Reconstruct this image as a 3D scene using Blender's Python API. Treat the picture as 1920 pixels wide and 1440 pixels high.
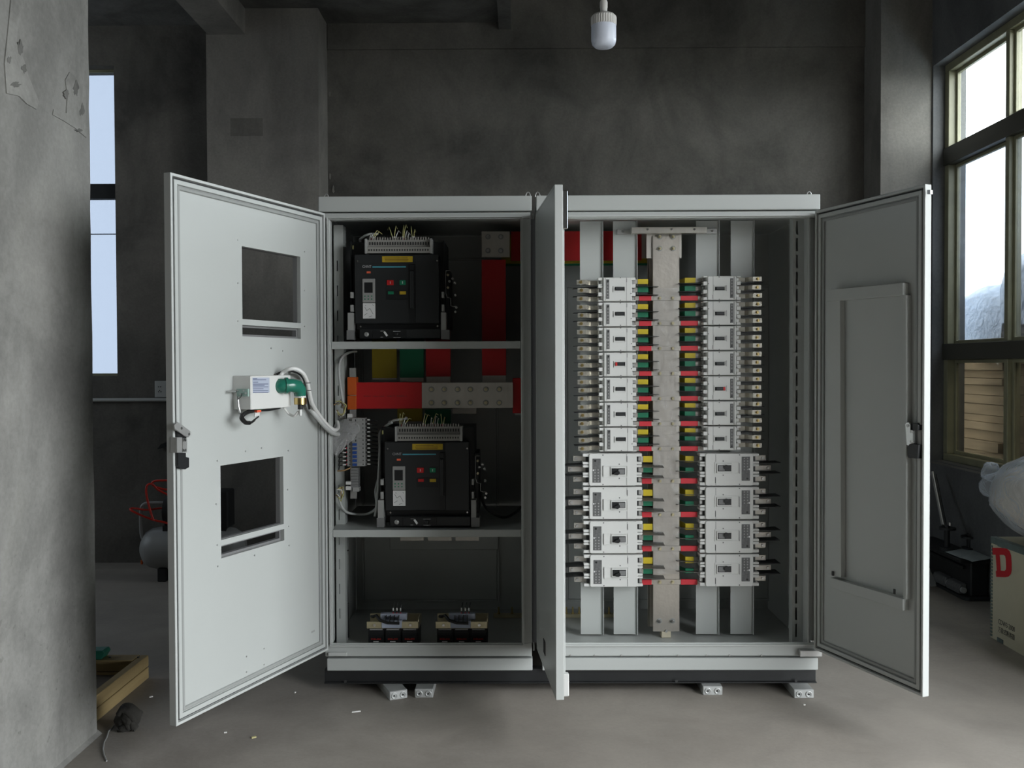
import bpy, bmesh, math, random
from mathutils import Vector, Matrix
random.seed(7)
pi = math.pi
for o in list(bpy.data.objects): bpy.data.objects.remove(o)
SC = bpy.context.scene
COL = SC.collection

# ------------------------------------------------------------------ camera
FPX = 1713.4; CAM = Vector((.0231, -4.2356, 1.5192))
yaw, pit, rol = .0065, .0194, .0037
_X = Vector((math.cos(yaw), math.sin(yaw), 0)); _Y = Vector((-math.sin(yaw), math.cos(yaw), 0)); _Z = Vector((0, 0, 1))
FWD = _Y*math.cos(pit) - _Z*math.sin(pit); _U = _Y*math.sin(pit) + _Z*math.cos(pit)
RGT = _X*math.cos(rol) - _U*math.sin(rol); UPV = _X*math.sin(rol) + _U*math.cos(rol)
cd = bpy.data.cameras.new('camera'); cam = bpy.data.objects.new('camera', cd); COL.objects.link(cam)
m = Matrix((RGT, UPV, -FWD)).transposed().to_4x4(); m.translation = CAM
cam.matrix_world = m
cd.sensor_width = 36; cd.lens = 36*FPX/1920; cd.clip_start = .05
SC.camera = cam

# ------------------------------------------------------------------ world, exposure
SC.view_settings.view_transform = 'Standard'; SC.view_settings.look = 'None'
SC.view_settings.gamma = 1; SC.view_settings.use_curve_mapping = False
SC.view_settings.exposure = 0.0
SKY = 11.0
w = bpy.data.worlds.new('world'); SC.world = w; w.use_nodes = True
bg = w.node_tree.nodes['Background']; bg.inputs[0].default_value = (.93, .975, 1, 1); bg.inputs[1].default_value = SKY

def portal(name, loc, rot, sx, sy):                      # guides sky sampling through an opening, emits nothing itself
    l = bpy.data.lights.new(name, 'AREA'); l.shape = 'RECTANGLE'; l.size = sx; l.size_y = sy; l.energy = 1
    l.cycles.is_portal = True
    o = bpy.data.objects.new(name, l); o.location = loc; o.rotation_euler = rot; COL.objects.link(o)

# room dimensions
YB, YF, XW, XLW, ZC = 2.838, -8.6, 3.065, -6.2, 4.75
WINS = [(-.92, 2.50)]                                    # window bay of the right wall (y range)
GATE = (-4.9, -1.35, 3.55)                               # open factory gate in the right wall, beside the camera
WZ0, WZ1 = .82, 3.70
for a, b in WINS:
    portal('daylight_portal', (XW+.25, (a+b)/2, (WZ0+WZ1)/2), (0, pi/2, 0), WZ1-WZ0, b-a)
portal('daylight_portal', (XW+.25, (GATE[0]+GATE[1])/2, GATE[2]/2), (0, pi/2, 0), GATE[2], GATE[1]-GATE[0])
LWIN = (-4.7, -3.085, 1.455, 3.85)
portal('daylight_portal', ((LWIN[0]+LWIN[1])/2, YB+.23, (LWIN[2]+LWIN[3])/2), (-pi/2, 0, 0), LWIN[1]-LWIN[0], LWIN[3]-LWIN[2])

portal('daylight_portal', (XLW-.25, 1.3, 2.6), (0, -pi/2, 0), 2.4, 2.2)  # portal of the added window in the left wall

# ------------------------------------------------------------------ pixel helpers (photograph frame -> point at a known depth)
def ray(px, py): return FWD + RGT*((px-960)/FPX) - UPV*((py-720)/FPX)
def at(px, py, Y): r = ray(px, py); return CAM + r*((Y-CAM.y)/r.y)
def atx(px, py, X): r = ray(px, py); return CAM + r*((X-CAM.x)/r.x)
def atz(px, py, Z): r = ray(px, py); return CAM + r*((Z-CAM.z)/r.z)

# ------------------------------------------------------------------ mesh builder
class MB:
    def __init__(s): s.v = []; s.f = []; s.sm = []
    def add(s, vs, fs, smooth=False):
        n = len(s.v); s.v += [Vector(p) for p in vs]; s.f += [tuple(i+n for i in f) for f in fs]; s.sm += [smooth]*len(fs); return s
    def box(s, x0, x1, y0, y1, z0, z1):
        x0, x1 = min(x0, x1), max(x0, x1); y0, y1 = min(y0, y1), max(y0, y1); z0, z1 = min(z0, z1), max(z0, z1)
        return s.add([(x0,y0,z0),(x1,y0,z0),(x1,y1,z0),(x0,y1,z0),(x0,y0,z1),(x1,y0,z1),(x1,y1,z1),(x0,y1,z1)],
              [(0,3,2,1),(4,5,6,7),(0,1,5,4),(1,2,6,5),(2,3,7,6),(3,0,4,7)])
    def hexa(s, p): return s.add(p, [(0,3,2,1),(4,5,6,7),(0,1,5,4),(1,2,6,5),(2,3,7,6),(3,0,4,7)])
    def prism(s, poly, ax, a, b):
        def P(u, v, w): return {'x': (w,u,v), 'y': (u,w,v), 'z': (u,v,w)}[ax]
        n = len(poly); A = [P(u,v,a) for u,v in poly]; B = [P(u,v,b) for u,v in poly]
        fs = [tuple(range(n))[::-1], tuple(range(n,2*n))] + [(i,(i+1)%n,n+(i+1)%n,n+i) for i in range(n)]
        return s.add(A+B, fs)
    def tube(s, pts, r, n=8, closed=False, rs=None):
        pts = [Vector(p) for p in pts]; N = len(pts); ring = []; prev = None
        for i, p in enumerate(pts):
            if closed: t = pts[(i+1)%N]-pts[i-1]
            else: t = pts[min(i+1,N-1)]-pts[max(i-1,0)]
            t.normalize()
            if prev is None:
                a = Vector((0,0,1)) if abs(t.z) < .9 else Vector((1,0,0)); nn = t.cross(a).normalized()
            else: nn = (prev - t*prev.dot(t)).normalized()
            prev = nn; bb = t.cross(nn); rr = rs[i] if rs else r
            ring.append([p + (nn*math.cos(2*pi*k/n)+bb*math.sin(2*pi*k/n))*rr for k in range(n)])
        vs = [q for g in ring for q in g]; fs = []
        for i in range(N if closed else N-1):
            j = (i+1) % N
            for k in range(n): fs.append((i*n+k, i*n+(k+1)%n, j*n+(k+1)%n, j*n+k))
        s.add(vs, fs, True)
        if not closed:
            s.add(ring[0], [tuple(range(n))[::-1]]); s.add(ring[-1], [tuple(range(n))])
        return s
    def cyl(s, c, ax, r, h, n=12, r2=None):
        d = {'x': Vector((1,0,0)), 'y': Vector((0,1,0)), 'z': Vector((0,0,1))}[ax]; c = Vector(c)
        return s.tube([c, c+d*h], r, n, rs=[r, r if r2 is None else r2])
    def lathe(s, c, prof, n=20, ax='z'):
        c = Vector(c); vs = []; fs = []
        for r, h in prof:
            for k in range(n):
                a = 2*pi*k/n; u, v = r*math.cos(a), r*math.sin(a)
                vs.append(c + {'z': Vector((u,v,h)), 'y': Vector((u,h,v)), 'x': Vector((h,u,v))}[ax])
        for i in range(len(prof)-1):
            for k in range(n): fs.append((i*n+k, i*n+(k+1)%n, (i+1)*n+(k+1)%n, (i+1)*n+k))
        s.add(vs, fs, True)
        return s
    def holed(s, ax, a, b, rect, holes):
        """slab between a and b along axis ax, rect=(u0,u1,v0,v1) with rectangular holes"""
        us = sorted({rect[0], rect[1]} | {h[0] for h in holes} | {h[1] for h in holes}); vs_ = sorted({rect[2], rect[3]} | {h[2] for h in holes} | {h[3] for h in holes})
        def P(u, v, w): return {'x': (w,u,v), 'y': (u,w,v), 'z': (u,v,w)}[ax]
        def solid(i, j):
            if i < 0 or j < 0 or i >= len(us)-1 or j >= len(vs_)-1: return False
            cu, cv = (us[i]+us[i+1])/2, (vs_[j]+vs_[j+1])/2
            return not any(h[0] < cu < h[1] and h[2] < cv < h[3] for h in holes)
        vid = {}; V = []
        def g(i, j, w):
            k = (i,j,w)
            if k not in vid: vid[k] = len(V); V.append(P(us[i], vs_[j], a if w == 0 else b))
            return vid[k]
        F = []
        for i in range(len(us)-1):
            for j in range(len(vs_)-1):
                if not solid(i, j): continue
                for w_ in (0, 1): F.append((g(i,j,w_), g(i+1,j,w_), g(i+1,j+1,w_), g(i,j+1,w_)))
                if not solid(i-1,j): F.append((g(i,j,0), g(i,j+1,0), g(i,j+1,1), g(i,j,1)))
                if not solid(i+1,j): F.append((g(i+1,j,0), g(i+1,j+1,0), g(i+1,j+1,1), g(i+1,j,1)))
                if not solid(i,j-1): F.append((g(i,j,0), g(i+1,j,0), g(i+1,j,1), g(i,j,1)))
                if not solid(i,j+1): F.append((g(i,j+1,0), g(i+1,j+1,0), g(i+1,j+1,1), g(i,j+1,1)))
        return s.add(V, F)
    def ringbox(s, ax, a, b, rect, t):
        u0,u1,v0,v1 = rect
        return s.holed(ax, a, b, rect, [(u0+t, u1-t, v0+t, v1-t)])
    def mesh(s, name, off=Vector(), bevel=0):
        me = bpy.data.meshes.new(name); me.from_pydata([tuple(v-off) for v in s.v], [], s.f)
        bm = bmesh.new(); bm.from_mesh(me)
        for f, q in zip(bm.faces, s.sm): f.smooth = q
        bmesh.ops.recalc_face_normals(bm, faces=bm.faces)
        if bevel:
            es = [e for e in bm.edges if len(e.link_faces) == 2 and e.calc_face_angle(0) > .6 and not (e.link_faces[0].smooth or e.link_faces[1].smooth)]
            bmesh.ops.bevel(bm, geom=es, offset=bevel, segments=1, affect='EDGES', clamp_overlap=True)
        bm.to_mesh(me); bm.free(); return me

# ------------------------------------------------------------------ materials
MATS = {}
def mat(name, col=(.5,.5,.5), rough=.5, metal=0., noise=0., nscale=8., bump=0., bscale=40., col2=None, spec=.5, emit=None, streak=None, detail=6., contrast=(.3,.7)):
    if name in MATS: return MATS[name]
    M = bpy.data.materials.new(name); M.use_nodes = True; nt = M.node_tree; b = nt.nodes['Principled BSDF']
    b.inputs['Base Color'].default_value = (*col, 1); b.inputs['Roughness'].default_value = rough; b.inputs['Metallic'].default_value = metal
    b.inputs['Specular IOR Level'].default_value = spec
    tc = nt.nodes.new('ShaderNodeTexCoord')
    if noise or col2:
        n = nt.nodes.new('ShaderNodeTexNoise'); n.inputs['Scale'].default_value = nscale; n.inputs['Detail'].default_value = detail; n.inputs['Roughness'].default_value = .6
        src = tc.outputs['Object']
        if streak:
            mp = nt.nodes.new('ShaderNodeMapping'); mp.inputs['Scale'].default_value = streak; nt.links.new(src, mp.inputs[0]); src = mp.outputs[0]
        nt.links.new(src, n.inputs['Vector'])
        r = nt.nodes.new('ShaderNodeValToRGB'); r.color_ramp.elements[0].position = contrast[0]; r.color_ramp.elements[1].position = contrast[1]
        c2 = col2 or tuple(c*(1-noise) for c in col)
        r.color_ramp.elements[0].color = (*c2, 1); r.color_ramp.elements[1].color = (*col, 1)
        nt.links.new(n.outputs['Fac'], r.inputs['Fac']); nt.links.new(r.outputs['Color'], b.inputs['Base Color'])
    if bump:
        n2 = nt.nodes.new('ShaderNodeTexNoise'); n2.inputs['Scale'].default_value = bscale; n2.inputs['Detail'].default_value = 5
        nt.links.new(tc.outputs['Object'], n2.inputs['Vector'])
        bp = nt.nodes.new('ShaderNodeBump'); bp.inputs['Strength'].default_value = bump; bp.inputs['Distance'].default_value = .01
        nt.links.new(n2.outputs['Fac'], bp.inputs['Height']); nt.links.new(bp.outputs['Normal'], b.inputs['Normal'])
    MATS[name] = M; return M

def mat_cement(name, base, dark, light, patch=1.3, bump=.25, pits=0., warm=None, rough=.9):
    """layered cement: broad blotches, trowel streaks, fine grain, optional pits"""
    M = bpy.data.materials.new(name); M.use_nodes = True; nt = M.node_tree; N = nt.nodes; L = nt.links; b = N['Principled BSDF']
    b.inputs['Roughness'].default_value = rough; b.inputs['Specular IOR Level'].default_value = .25
    tc = N.new('ShaderNodeTexCoord'); O = tc.outputs['Object']
    def noise(sc, det=6, dist=0., scale=None, rg=.6):
        n = N.new('ShaderNodeTexNoise'); n.inputs['Scale'].default_value = sc; n.inputs['Detail'].default_value = det; n.inputs['Distortion'].default_value = dist; n.inputs['Roughness'].default_value = rg
        if scale:
            mp = N.new('ShaderNodeMapping'); mp.inputs['Scale'].default_value = scale; mp.inputs['Rotation'].default_value = (.2,.5,.3); L.new(O, mp.inputs[0]); L.new(mp.outputs[0], n.inputs['Vector'])
        else: L.new(O, n.inputs['Vector'])
        return n.outputs['Fac']
    def ramp(fac, stops):
        r = N.new('ShaderNodeValToRGB'); e = r.color_ramp.elements
        e[0].position, e[0].color = stops[0][0], (*stops[0][1], 1); e[1].position, e[1].color = stops[-1][0], (*stops[-1][1], 1)
        for p, c in stops[1:-1]:
            q = e.new(p); q.color = (*c, 1)
        L.new(fac, r.inputs['Fac']); return r.outputs['Color']
    def mix(mode, a, c, f):
        x = N.new('ShaderNodeMix'); x.data_type = 'RGBA'; x.blend_type = mode; x.inputs[0].default_value = f
        L.new(a, x.inputs[6]); L.new(c, x.inputs[7]); return x.outputs[2]
    c = ramp(noise(patch, 8, .6), [(.32, dark), (.5, base), (.7, light)])
    s = ramp(noise(2.2, 6, 1.6, (1, 1, .45)), [(.3, (.72,.72,.72)), (.55, (1,1,1)), (.75, (1.12,1.12,1.1))])
    c = mix('MULTIPLY', c, s, .8)
    g = ramp(noise(60, 4), [(.3, (.85,.85,.85)), (.7, (1.1,1.1,1.1))]); c = mix('MULTIPLY', c, g, .7)
    if warm:
        x = N.new('ShaderNodeMix'); x.data_type = 'RGBA'; L.new(noise(.8, 3), x.inputs[0]); L.new(c, x.inputs[6])
        wv = ramp(noise(3.0, 5), [(.3, tuple(q*.8 for q in warm)), (.7, warm)]); L.new(wv, x.inputs[7]); c = x.outputs[2]
    if pits:
        p = ramp(noise(34, 2.5, .2, (1, 1.2, 1)), [(.0, (.5,.5,.48)), (.30, (.55,.55,.53)), (.345, (1,1,1)), (1, (1,1,1))])
        sep = N.new('ShaderNodeSeparateXYZ'); L.new(O, sep.inputs[0])
        mr = N.new('ShaderNodeMapRange'); mr.inputs[1].default_value = .35; mr.inputs[2].default_value = 1.1; mr.inputs[3].default_value = pits; mr.inputs[4].default_value = .06; L.new(sep.outputs['Z'], mr.inputs[0])
        x = N.new('ShaderNodeMix'); x.data_type = 'RGBA'; x.blend_type = 'MULTIPLY'; L.new(mr.outputs[0], x.inputs[0]); L.new(c, x.inputs[6]); L.new(p, x.inputs[7]); c = x.outputs[2]
    L.new(c, b.inputs['Base Color'])
    bp = N.new('ShaderNodeBump'); bp.inputs['Strength'].default_value = bump; bp.inputs['Distance'].default_value = .012
    L.new(noise(18, 8, .4), bp.inputs['Height']); L.new(bp.outputs['Normal'], b.inputs['Normal'])
    MATS[name] = M; return M

def mat_glass(name, tint, haze=0., hazecol=(.8,.85,.9), smear=False):
    M = bpy.data.materials.new(name); M.use_nodes = True; nt = M.node_tree; N = nt.nodes; L = nt.links
    N.remove(N['Principled BSDF']); out = N['Material Output']
    t = N.new('ShaderNodeBsdfTransparent'); t.inputs[0].default_value = (*tint, 1)
    g = N.new('ShaderNodeBsdfGlossy'); g.inputs['Roughness'].default_value = .03
    d = N.new('ShaderNodeBsdfDiffuse'); d.inputs[0].default_value = (*hazecol, 1)
    tl = N.new('ShaderNodeBsdfTranslucent'); tl.inputs[0].default_value = (*hazecol, 1)
    md = N.new('ShaderNodeMixShader'); md.inputs[0].default_value = .5; L.new(d.outputs[0], md.inputs[1]); L.new(tl.outputs[0], md.inputs[2])
    m1 = N.new('ShaderNodeMixShader'); m1.inputs[0].default_value = haze; L.new(t.outputs[0], m1.inputs[1]); L.new(md.outputs[0], m1.inputs[2])
    if smear:
        tc = N.new('ShaderNodeTexCoord'); mp = N.new('ShaderNodeMapping'); mp.inputs['Scale'].default_value = (1, .5, 9)
        n = N.new('ShaderNodeTexNoise'); n.inputs['Scale'].default_value = 2.5; n.inputs['Detail'].default_value = 4
        L.new(tc.outputs['Object'], mp.inputs[0]); L.new(mp.outputs[0], n.inputs['Vector'])
        r = N.new('ShaderNodeMapRange'); r.inputs[1].default_value = .35; r.inputs[2].default_value = .75; r.inputs[3].default_value = haze*.3; r.inputs[4].default_value = haze
        L.new(n.outputs['Fac'], r.inputs[0]); L.new(r.outputs[0], m1.inputs[0])
    m2 = N.new('ShaderNodeMixShader'); m2.inputs[0].default_value = .035; L.new(m1.outputs[0], m2.inputs[1]); L.new(g.outputs[0], m2.inputs[2])
    L.new(m2.outputs[0], out.inputs[0]); MATS[name] = M; return M

mat('paint', (.462,.48,.465), .38, noise=.03, nscale=3)
mat('paint_edge', (.50,.515,.50), .35)
mat('gasket', (.30,.31,.30), .6)
mat('seam_dark', (.03,.03,.03), .7)
mat('black_metal', (.018,.019,.02), .45, noise=.3, nscale=12)
mat('black_plastic', (.012,.013,.014), .38)
mat('dark_plastic', (.022,.024,.025), .42)
mat('grey_plastic', (.19,.19,.19), .5)
mat('barrier_grey', (.085,.08,.07), .5)
mat('mid_plastic', (.34,.34,.33), .5)
mat('beige_plastic', (.32,.31,.285), .55)
mat('white_plastic', (.66,.66,.64), .42)
mat('panel_grey', (.15,.15,.15), .5, noise=.4, nscale=90)
mat('silver', (.62,.59,.54), .36, .5, noise=.18, nscale=14, bump=.05, bscale=60, streak=(1,1,.25))
mat('lug_metal', (.74,.70,.60), .24, .72, noise=.12, nscale=40)
mat('tinned_bar', (.56,.52,.465), .38, .75, noise=.22, nscale=9, bump=.08, bscale=50, streak=(1,1,.25))
mat('chrome', (.75,.75,.74), .2, 1.)
mat('steel', (.55,.55,.54), .35, .7, noise=.15, nscale=20)
mat('aluminium', (.60,.61,.60), .4, .4, noise=.12, nscale=25)
mat('brass', (.52,.40,.17), .3, 1.)
mat('zinc', (.66,.60,.40), .30, .7, noise=.15, nscale=30)
mat('red_sleeve', (.50,.012,.014), .42); mat('pink_red_sleeve', (.62,.03,.045), .42)
mat('green_sleeve', (.012,.22,.11), .42); mat('yellow_sleeve', (.62,.48,.02), .42)
mat('shaded_yellow_sleeve', (.45,.34,.02), .45)  # yellow sleeve darkened, dim light on the rear bars put into the colour
mat('orange', (.62,.11,.012), .45)
mat('red_button', (.55,.02,.02), .4); mat('green_button', (.01,.20,.10), .4); mat('yellow_label', (.55,.38,.02), .5, noise=.15, nscale=60)
mat('print_brown', (.20,.11,.01), .6)
mat('blue_line', (.08,.34,.42), .4); mat('print_grey', (.42,.43,.43), .5); mat('print_red', (.70,.04,.03), .5); mat('print_black', (.05,.05,.045), .6)
mat('print_white', (.8,.8,.8), .5)
mat('orange_label', (.75,.13,.06), .5)
mat('wire_yellow', (.55,.52,.22), .5); mat('wire_white', (.72,.72,.70), .45); mat('wire_black', (.012,.012,.012), .4); mat('wire_brown', (.35,.22,.10), .5)
mat('red_ferrule', (.45,.02,.05), .4)
mat('cable_grey', (.55,.56,.55), .42); mat('white_cable', (.78,.78,.76), .38)
mat('green_gland', (.02,.16,.11), .18, spec=.6)
mat('blue_toggle', (.02,.07,.28), .4)
mat('label_blue', (.42,.46,.56), .5); mat('label_ink', (.10,.12,.20), .6)
mat('board_green', (.30,.42,.38), .5)
mat('rubber', (.02,.02,.02), .7)
mat('wood', (.46,.34,.16), .75, col2=(.28,.20,.09), nscale=5, streak=(1,.12,3), bump=.15, bscale=30)
mat('plywood', (.15,.125,.10), .85, noise=.3, nscale=6)
mat('crate_board', (.52,.485,.36), .8, noise=.12, nscale=4)
mat('crate_strip', (.20,.26,.25), .45, .5, noise=.3, nscale=20)
mat('crate_red', (.48,.012,.02), .6)
mat('hose_red', (.62,.035,.02), .35)
mat('tank_grey', (.30,.30,.29), .45)
mat('bulb_shell', (.62,.60,.57), .5); mat('bulb_diffuser', (.68,.72,.82), .3)
mat('frame_backlit', (.055,.053,.04), .45)  # frame paint darkened for the transoms, backlit shade put into the colour
mat('frame_paint', (.30,.285,.18), .42, noise=.25, nscale=6)
mat('pvc', (.55,.56,.54), .5)
mat('rag', (.045,.042,.036), .95, noise=.4, nscale=25, bump=.5, bscale=50)
mat('paper', (.42,.47,.48), .7, noise=.2, nscale=8)
mat('cardboard', (.46,.37,.26), .85, col2=(.24,.19,.13), nscale=3, streak=(.6,.6,8))
mat('roll_cloth', (.50,.44,.37), .85, col2=(.33,.28,.23), nscale=6, bump=1.0, bscale=7)
mat('outdoor_ground', (.22,.22,.21), .9, noise=.3, nscale=1)
mat('insulator_beige', (.55,.50,.38), .6)
mat('chip_white', (.7,.69,.66), .7); mat('chip_yellow', (.55,.50,.25), .7)
mat('green_block', (.02,.16,.11), .5)
mat_cement('wall_cement', (.150,.141,.126), (.085,.081,.074), (.195,.182,.162), 1.3, .3)
mat_cement('wall_dark_cement', (.15,.152,.152), (.11,.112,.113), (.185,.185,.185), 1.0, .2)
mat_cement('pillar_cement', (.245,.23,.208), (.18,.17,.155), (.285,.267,.243), .9, .2)
mat_cement('old_stain', (.165,.155,.14), (.13,.122,.11), (.195,.183,.165), 2, .15)
mat_cement('skim_plaster', (.285,.28,.262), (.21,.206,.193), (.34,.333,.312), 5, .2)
mat_cement('column_dark', (.165,.161,.151), (.13,.128,.12), (.19,.186,.175), 9, .3)
mat_cement('column_concrete', (.265,.26,.244), (.17,.167,.156), (.325,.318,.298), 1.3, .2, pits=.6)
mat_cement('floor_concrete', (.305,.281,.253), (.23,.211,.19), (.355,.328,.296), 1.4, .14, rough=.62, warm=(.345,.308,.268))
mat_cement('ceiling_concrete', (.15,.147,.136), (.09,.088,.082), (.20,.196,.186), 2.0, .4)
mat_glass('glass_clear', (.88,.90,.90))
mat_glass('glass_hazy_dimmed', (.43,.45,.47), .10, (.35,.40,.46), True)  # tint also dims the bright sky and stacks behind the middle panes
mat_glass('glass_dusty_dimmed', (.37,.36,.325), .16, (.30,.28,.23), True)  # besides dust, the tint dims the bright outdoors behind the lower panes
mat_glass('glass_dimmed', (.243,.262,.292), .04, (.4,.45,.5))  # tint stands in for a dimmer view outside the back window
def mat_film(name, col, alpha):
    M = bpy.data.materials.new(name); M.use_nodes = True; nt = M.node_tree; N = nt.nodes; L = nt.links
    b = N['Principled BSDF']; b.inputs['Base Color'].default_value = (*col, 1); b.inputs['Roughness'].default_value = .22; b.inputs['Specular IOR Level'].default_value = .7
    tcf = N.new('ShaderNodeTexCoord'); nf = N.new('ShaderNodeTexNoise'); nf.inputs['Scale'].default_value = 9; nf.inputs['Detail'].default_value = 5; nf.inputs['Distortion'].default_value = 1.2; L.new(tcf.outputs['Object'], nf.inputs['Vector'])
    bf = N.new('ShaderNodeBump'); bf.inputs['Strength'].default_value = .8; bf.inputs['Distance'].default_value = .03; L.new(nf.outputs['Fac'], bf.inputs['Height']); L.new(bf.outputs['Normal'], b.inputs['Normal'])
    t = N.new('ShaderNodeBsdfTransparent'); x = N.new('ShaderNodeMixShader')
    lw = N.new('ShaderNodeLayerWeight'); lw.inputs[0].default_value = .35
    mr = N.new('ShaderNodeMapRange'); mr.inputs[3].default_value = alpha; mr.inputs[4].default_value = min(1, alpha+.55); L.new(bf.outputs['Normal'], lw.inputs['Normal']); L.new(lw.outputs['Facing'], mr.inputs[0]); L.new(mr.outputs[0], x.inputs[0])
    L.new(t.outputs[0], x.inputs[1]); L.new(b.outputs[0], x.inputs[2]); L.new(x.outputs[0], N['Material Output'].inputs[0]); MATS[name] = M
mat_film('film_bag', (.66,.71,.78), .14)
mat_film('film_sheet', (.62,.62,.62), .16)
mat_film('film_clear', (.62,.62,.62), .34)
mat_film('film_outdoor', (.36,.47,.60), .62)

# ------------------------------------------------------------------ object helpers
OFF = {}
def obj(name, mb, mt, parent=None, bevel=0, label=None, kind=None, loc=None, rotz=None):
    """one mesh object; vertices are given in the frame of the parent's own coordinates (world for top-level)"""
    off = OFF.get(parent.name, Vector()) if parent else Vector()
    if isinstance(mb, MB): me = mb.mesh(name, off if loc is None else Vector(), bevel)
    else: me = mb
    if mt: me.materials.append(MATS[mt])
    o = bpy.data.objects.new(name, me); COL.objects.link(o)
    if parent: o.parent = parent
    OFF[o.name] = off
    if loc is not None:
        o.location = Vector(loc) - off; OFF[o.name] = Vector()
    if rotz is not None: o.rotation_euler.z = rotz
    if label: o['label'] = label
    if kind: o['kind'] = kind
    return o
def thing(name, label, cat, base=(0,0,0), group=None):
    o = bpy.data.objects.new(name, None); COL.objects.link(o); o.location = base; o.empty_display_size = .1
    o['label'] = label; o['category'] = cat
    if group: o['group'] = group
    OFF[o.name] = Vector(base); return o
def solo(name, mb, mt, label, cat, group=None, bevel=0, kind=None):
    c = sum(mb.v, Vector())/len(mb.v); c.z = min(v.z for v in mb.v)
    o = bpy.data.objects.new(name, mb.mesh(name, c, bevel)); o.data.materials.append(MATS[mt]); COL.objects.link(o); o.location = c; OFF[o.name] = c
    o['label'] = label; o['category'] = cat
    if group: o['group'] = group
    if kind: o['kind'] = kind
    return o
def struct(name, mb, mt, parent=None, label=None):
    o = obj(name, mb, mt, parent)
    if not parent: o['kind'] = 'structure'
    if label: o['label'] = label
    return o
def copy_tree(o, parent=None):
    c = o.copy(); COL.objects.link(c)
    if parent: c.parent = parent
    OFF[c.name] = OFF.get(o.name, Vector())
    for ch in list(o.children): copy_tree(ch, c)
    return c
FONT = []
def text_mb(txt, size, origin, ux, uz, depth=.0006, width=None):
    """flat lettering as thin geometry; ux / uz are the writing and up directions"""
    cu = bpy.data.curves.new('lettering', 'FONT'); cu.body = txt; cu.size = size; cu.resolution_u = 2; cu.extrude = depth
    ob = bpy.data.objects.new('lettering', cu); COL.objects.link(ob)
    dg = bpy.context.evaluated_depsgraph_get(); me = bpy.data.meshes.new_from_object(ob.evaluated_get(dg))
    ux = Vector(ux); uz = Vector(uz); n = ux.cross(uz)
    xs = [v.co.x for v in me.vertices] or [0, 1]; x0, x1 = min(xs), max(xs); k = (width/(x1-x0)) if width else 1
    mb = MB(); mb.add([Vector(origin) + ux*((v.co.x-x0)*k) + uz*v.co.y + n*v.co.z for v in me.vertices], [tuple(p.vertices) for p in me.polygons])
    bpy.data.objects.remove(ob); bpy.data.curves.remove(cu); bpy.data.meshes.remove(me); return mb

def name_row(i, n): return 'topmost' if i == 0 else ('lowest' if i == n-1 else ORD[i]+' from the top')
ORD = ['first','second','third','fourth','fifth','sixth','seventh','eighth','ninth','tenth','eleventh']

# ================================================================== THE ROOM
struct('floor', MB().box(XLW-.3, XW+.3, YF-.3, YB+.3, -.12, 0), 'floor_concrete')
# right wall with its window bays
struct('wall_right', MB().holed('x', XW, XW+.24, (YF, YB+.24, 0, ZC), [(a, b, WZ0, WZ1) for a, b in WINS]+[(GATE[0], GATE[1], 0, GATE[2])]), 'wall_dark_cement')
struct('wall_back', MB().holed('y', YB, YB+.24, (XLW, XW, 0, ZC), [LWIN]), 'wall_cement')
LW5 = (.2, 2.4, 1.4, 3.8)  # opening for the unseen window added to light the back left
struct('wall_left', MB().holed('x', XLW-.24, XLW, (YF, YB+.24, 0, ZC), [LW5]), 'wall_cement')
struct('wall_front', MB().box(XLW, XW, YF-.24, YF, 0, ZC), 'wall_cement')
struct('ceiling', MB().box(XLW-.24, XW+.24, YF-.24, YB+.24, ZC, ZC+.2), 'ceiling_concrete')
# low slab over the left part, its edge beam and the cross beam
struct('ceiling_slab', MB().box(XLW, -.115, -1.5, YB, 4.155, ZC), 'ceiling_concrete')
struct('ceiling_edge_beam', MB().box(-.115, -.02, -1.5, YB, 4.10, ZC), 'ceiling_concrete')
struct('ceiling_beam', MB().box(-2.247, -1.972, -1.5, YB-.3, 3.965, 4.155), 'pillar_cement')
struct('wall_back_beam', MB().box(-1.43, 2.69, YB-.018, YB, at(1000, 92, YB).z, ZC), 'wall_cement')
# pilasters and free-standing column
YP = 2.518
struct('column_1', MB().box(-2.262, -1.437, YP, YB, 0, ZC), 'pillar_cement')
struct('column_2', MB().box(2.690, XW, YP, YB, 0, ZC), 'pillar_cement')
colm = MB()
nz, X0, X1, Y0, Y1 = 46, -2.45, -1.725, -1.19, -.477
rows = []
for i in range(nz+1):
    z = i*ZC/nz; e = lambda: random.uniform(-.0012, .0012)
    k = .012 if .05 < z < .1 else 0
    rows.append([(X0,Y0,z), (X1-.012+e(),Y0,z), (X1+e(),Y0+.014+e(),z), (X1+e()*.3,(Y0+Y1)/2,z), (X1+e(),Y1-.014+e(),z), (X1-.012+e(),Y1,z), (X0,Y1,z)])
V = [p for r in rows for p in r]; F = []
for i in range(nz):
    for k in range(7): F.append((i*7+k, i*7+(k+1)%7, (i+1)*7+(k+1)%7, (i+1)*7+k))
F += [tuple(range(7))[::-1], tuple(range(nz*7, nz*7+7))]
colm.add(V, F); struct('column_3', colm, 'column_concrete')
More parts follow.
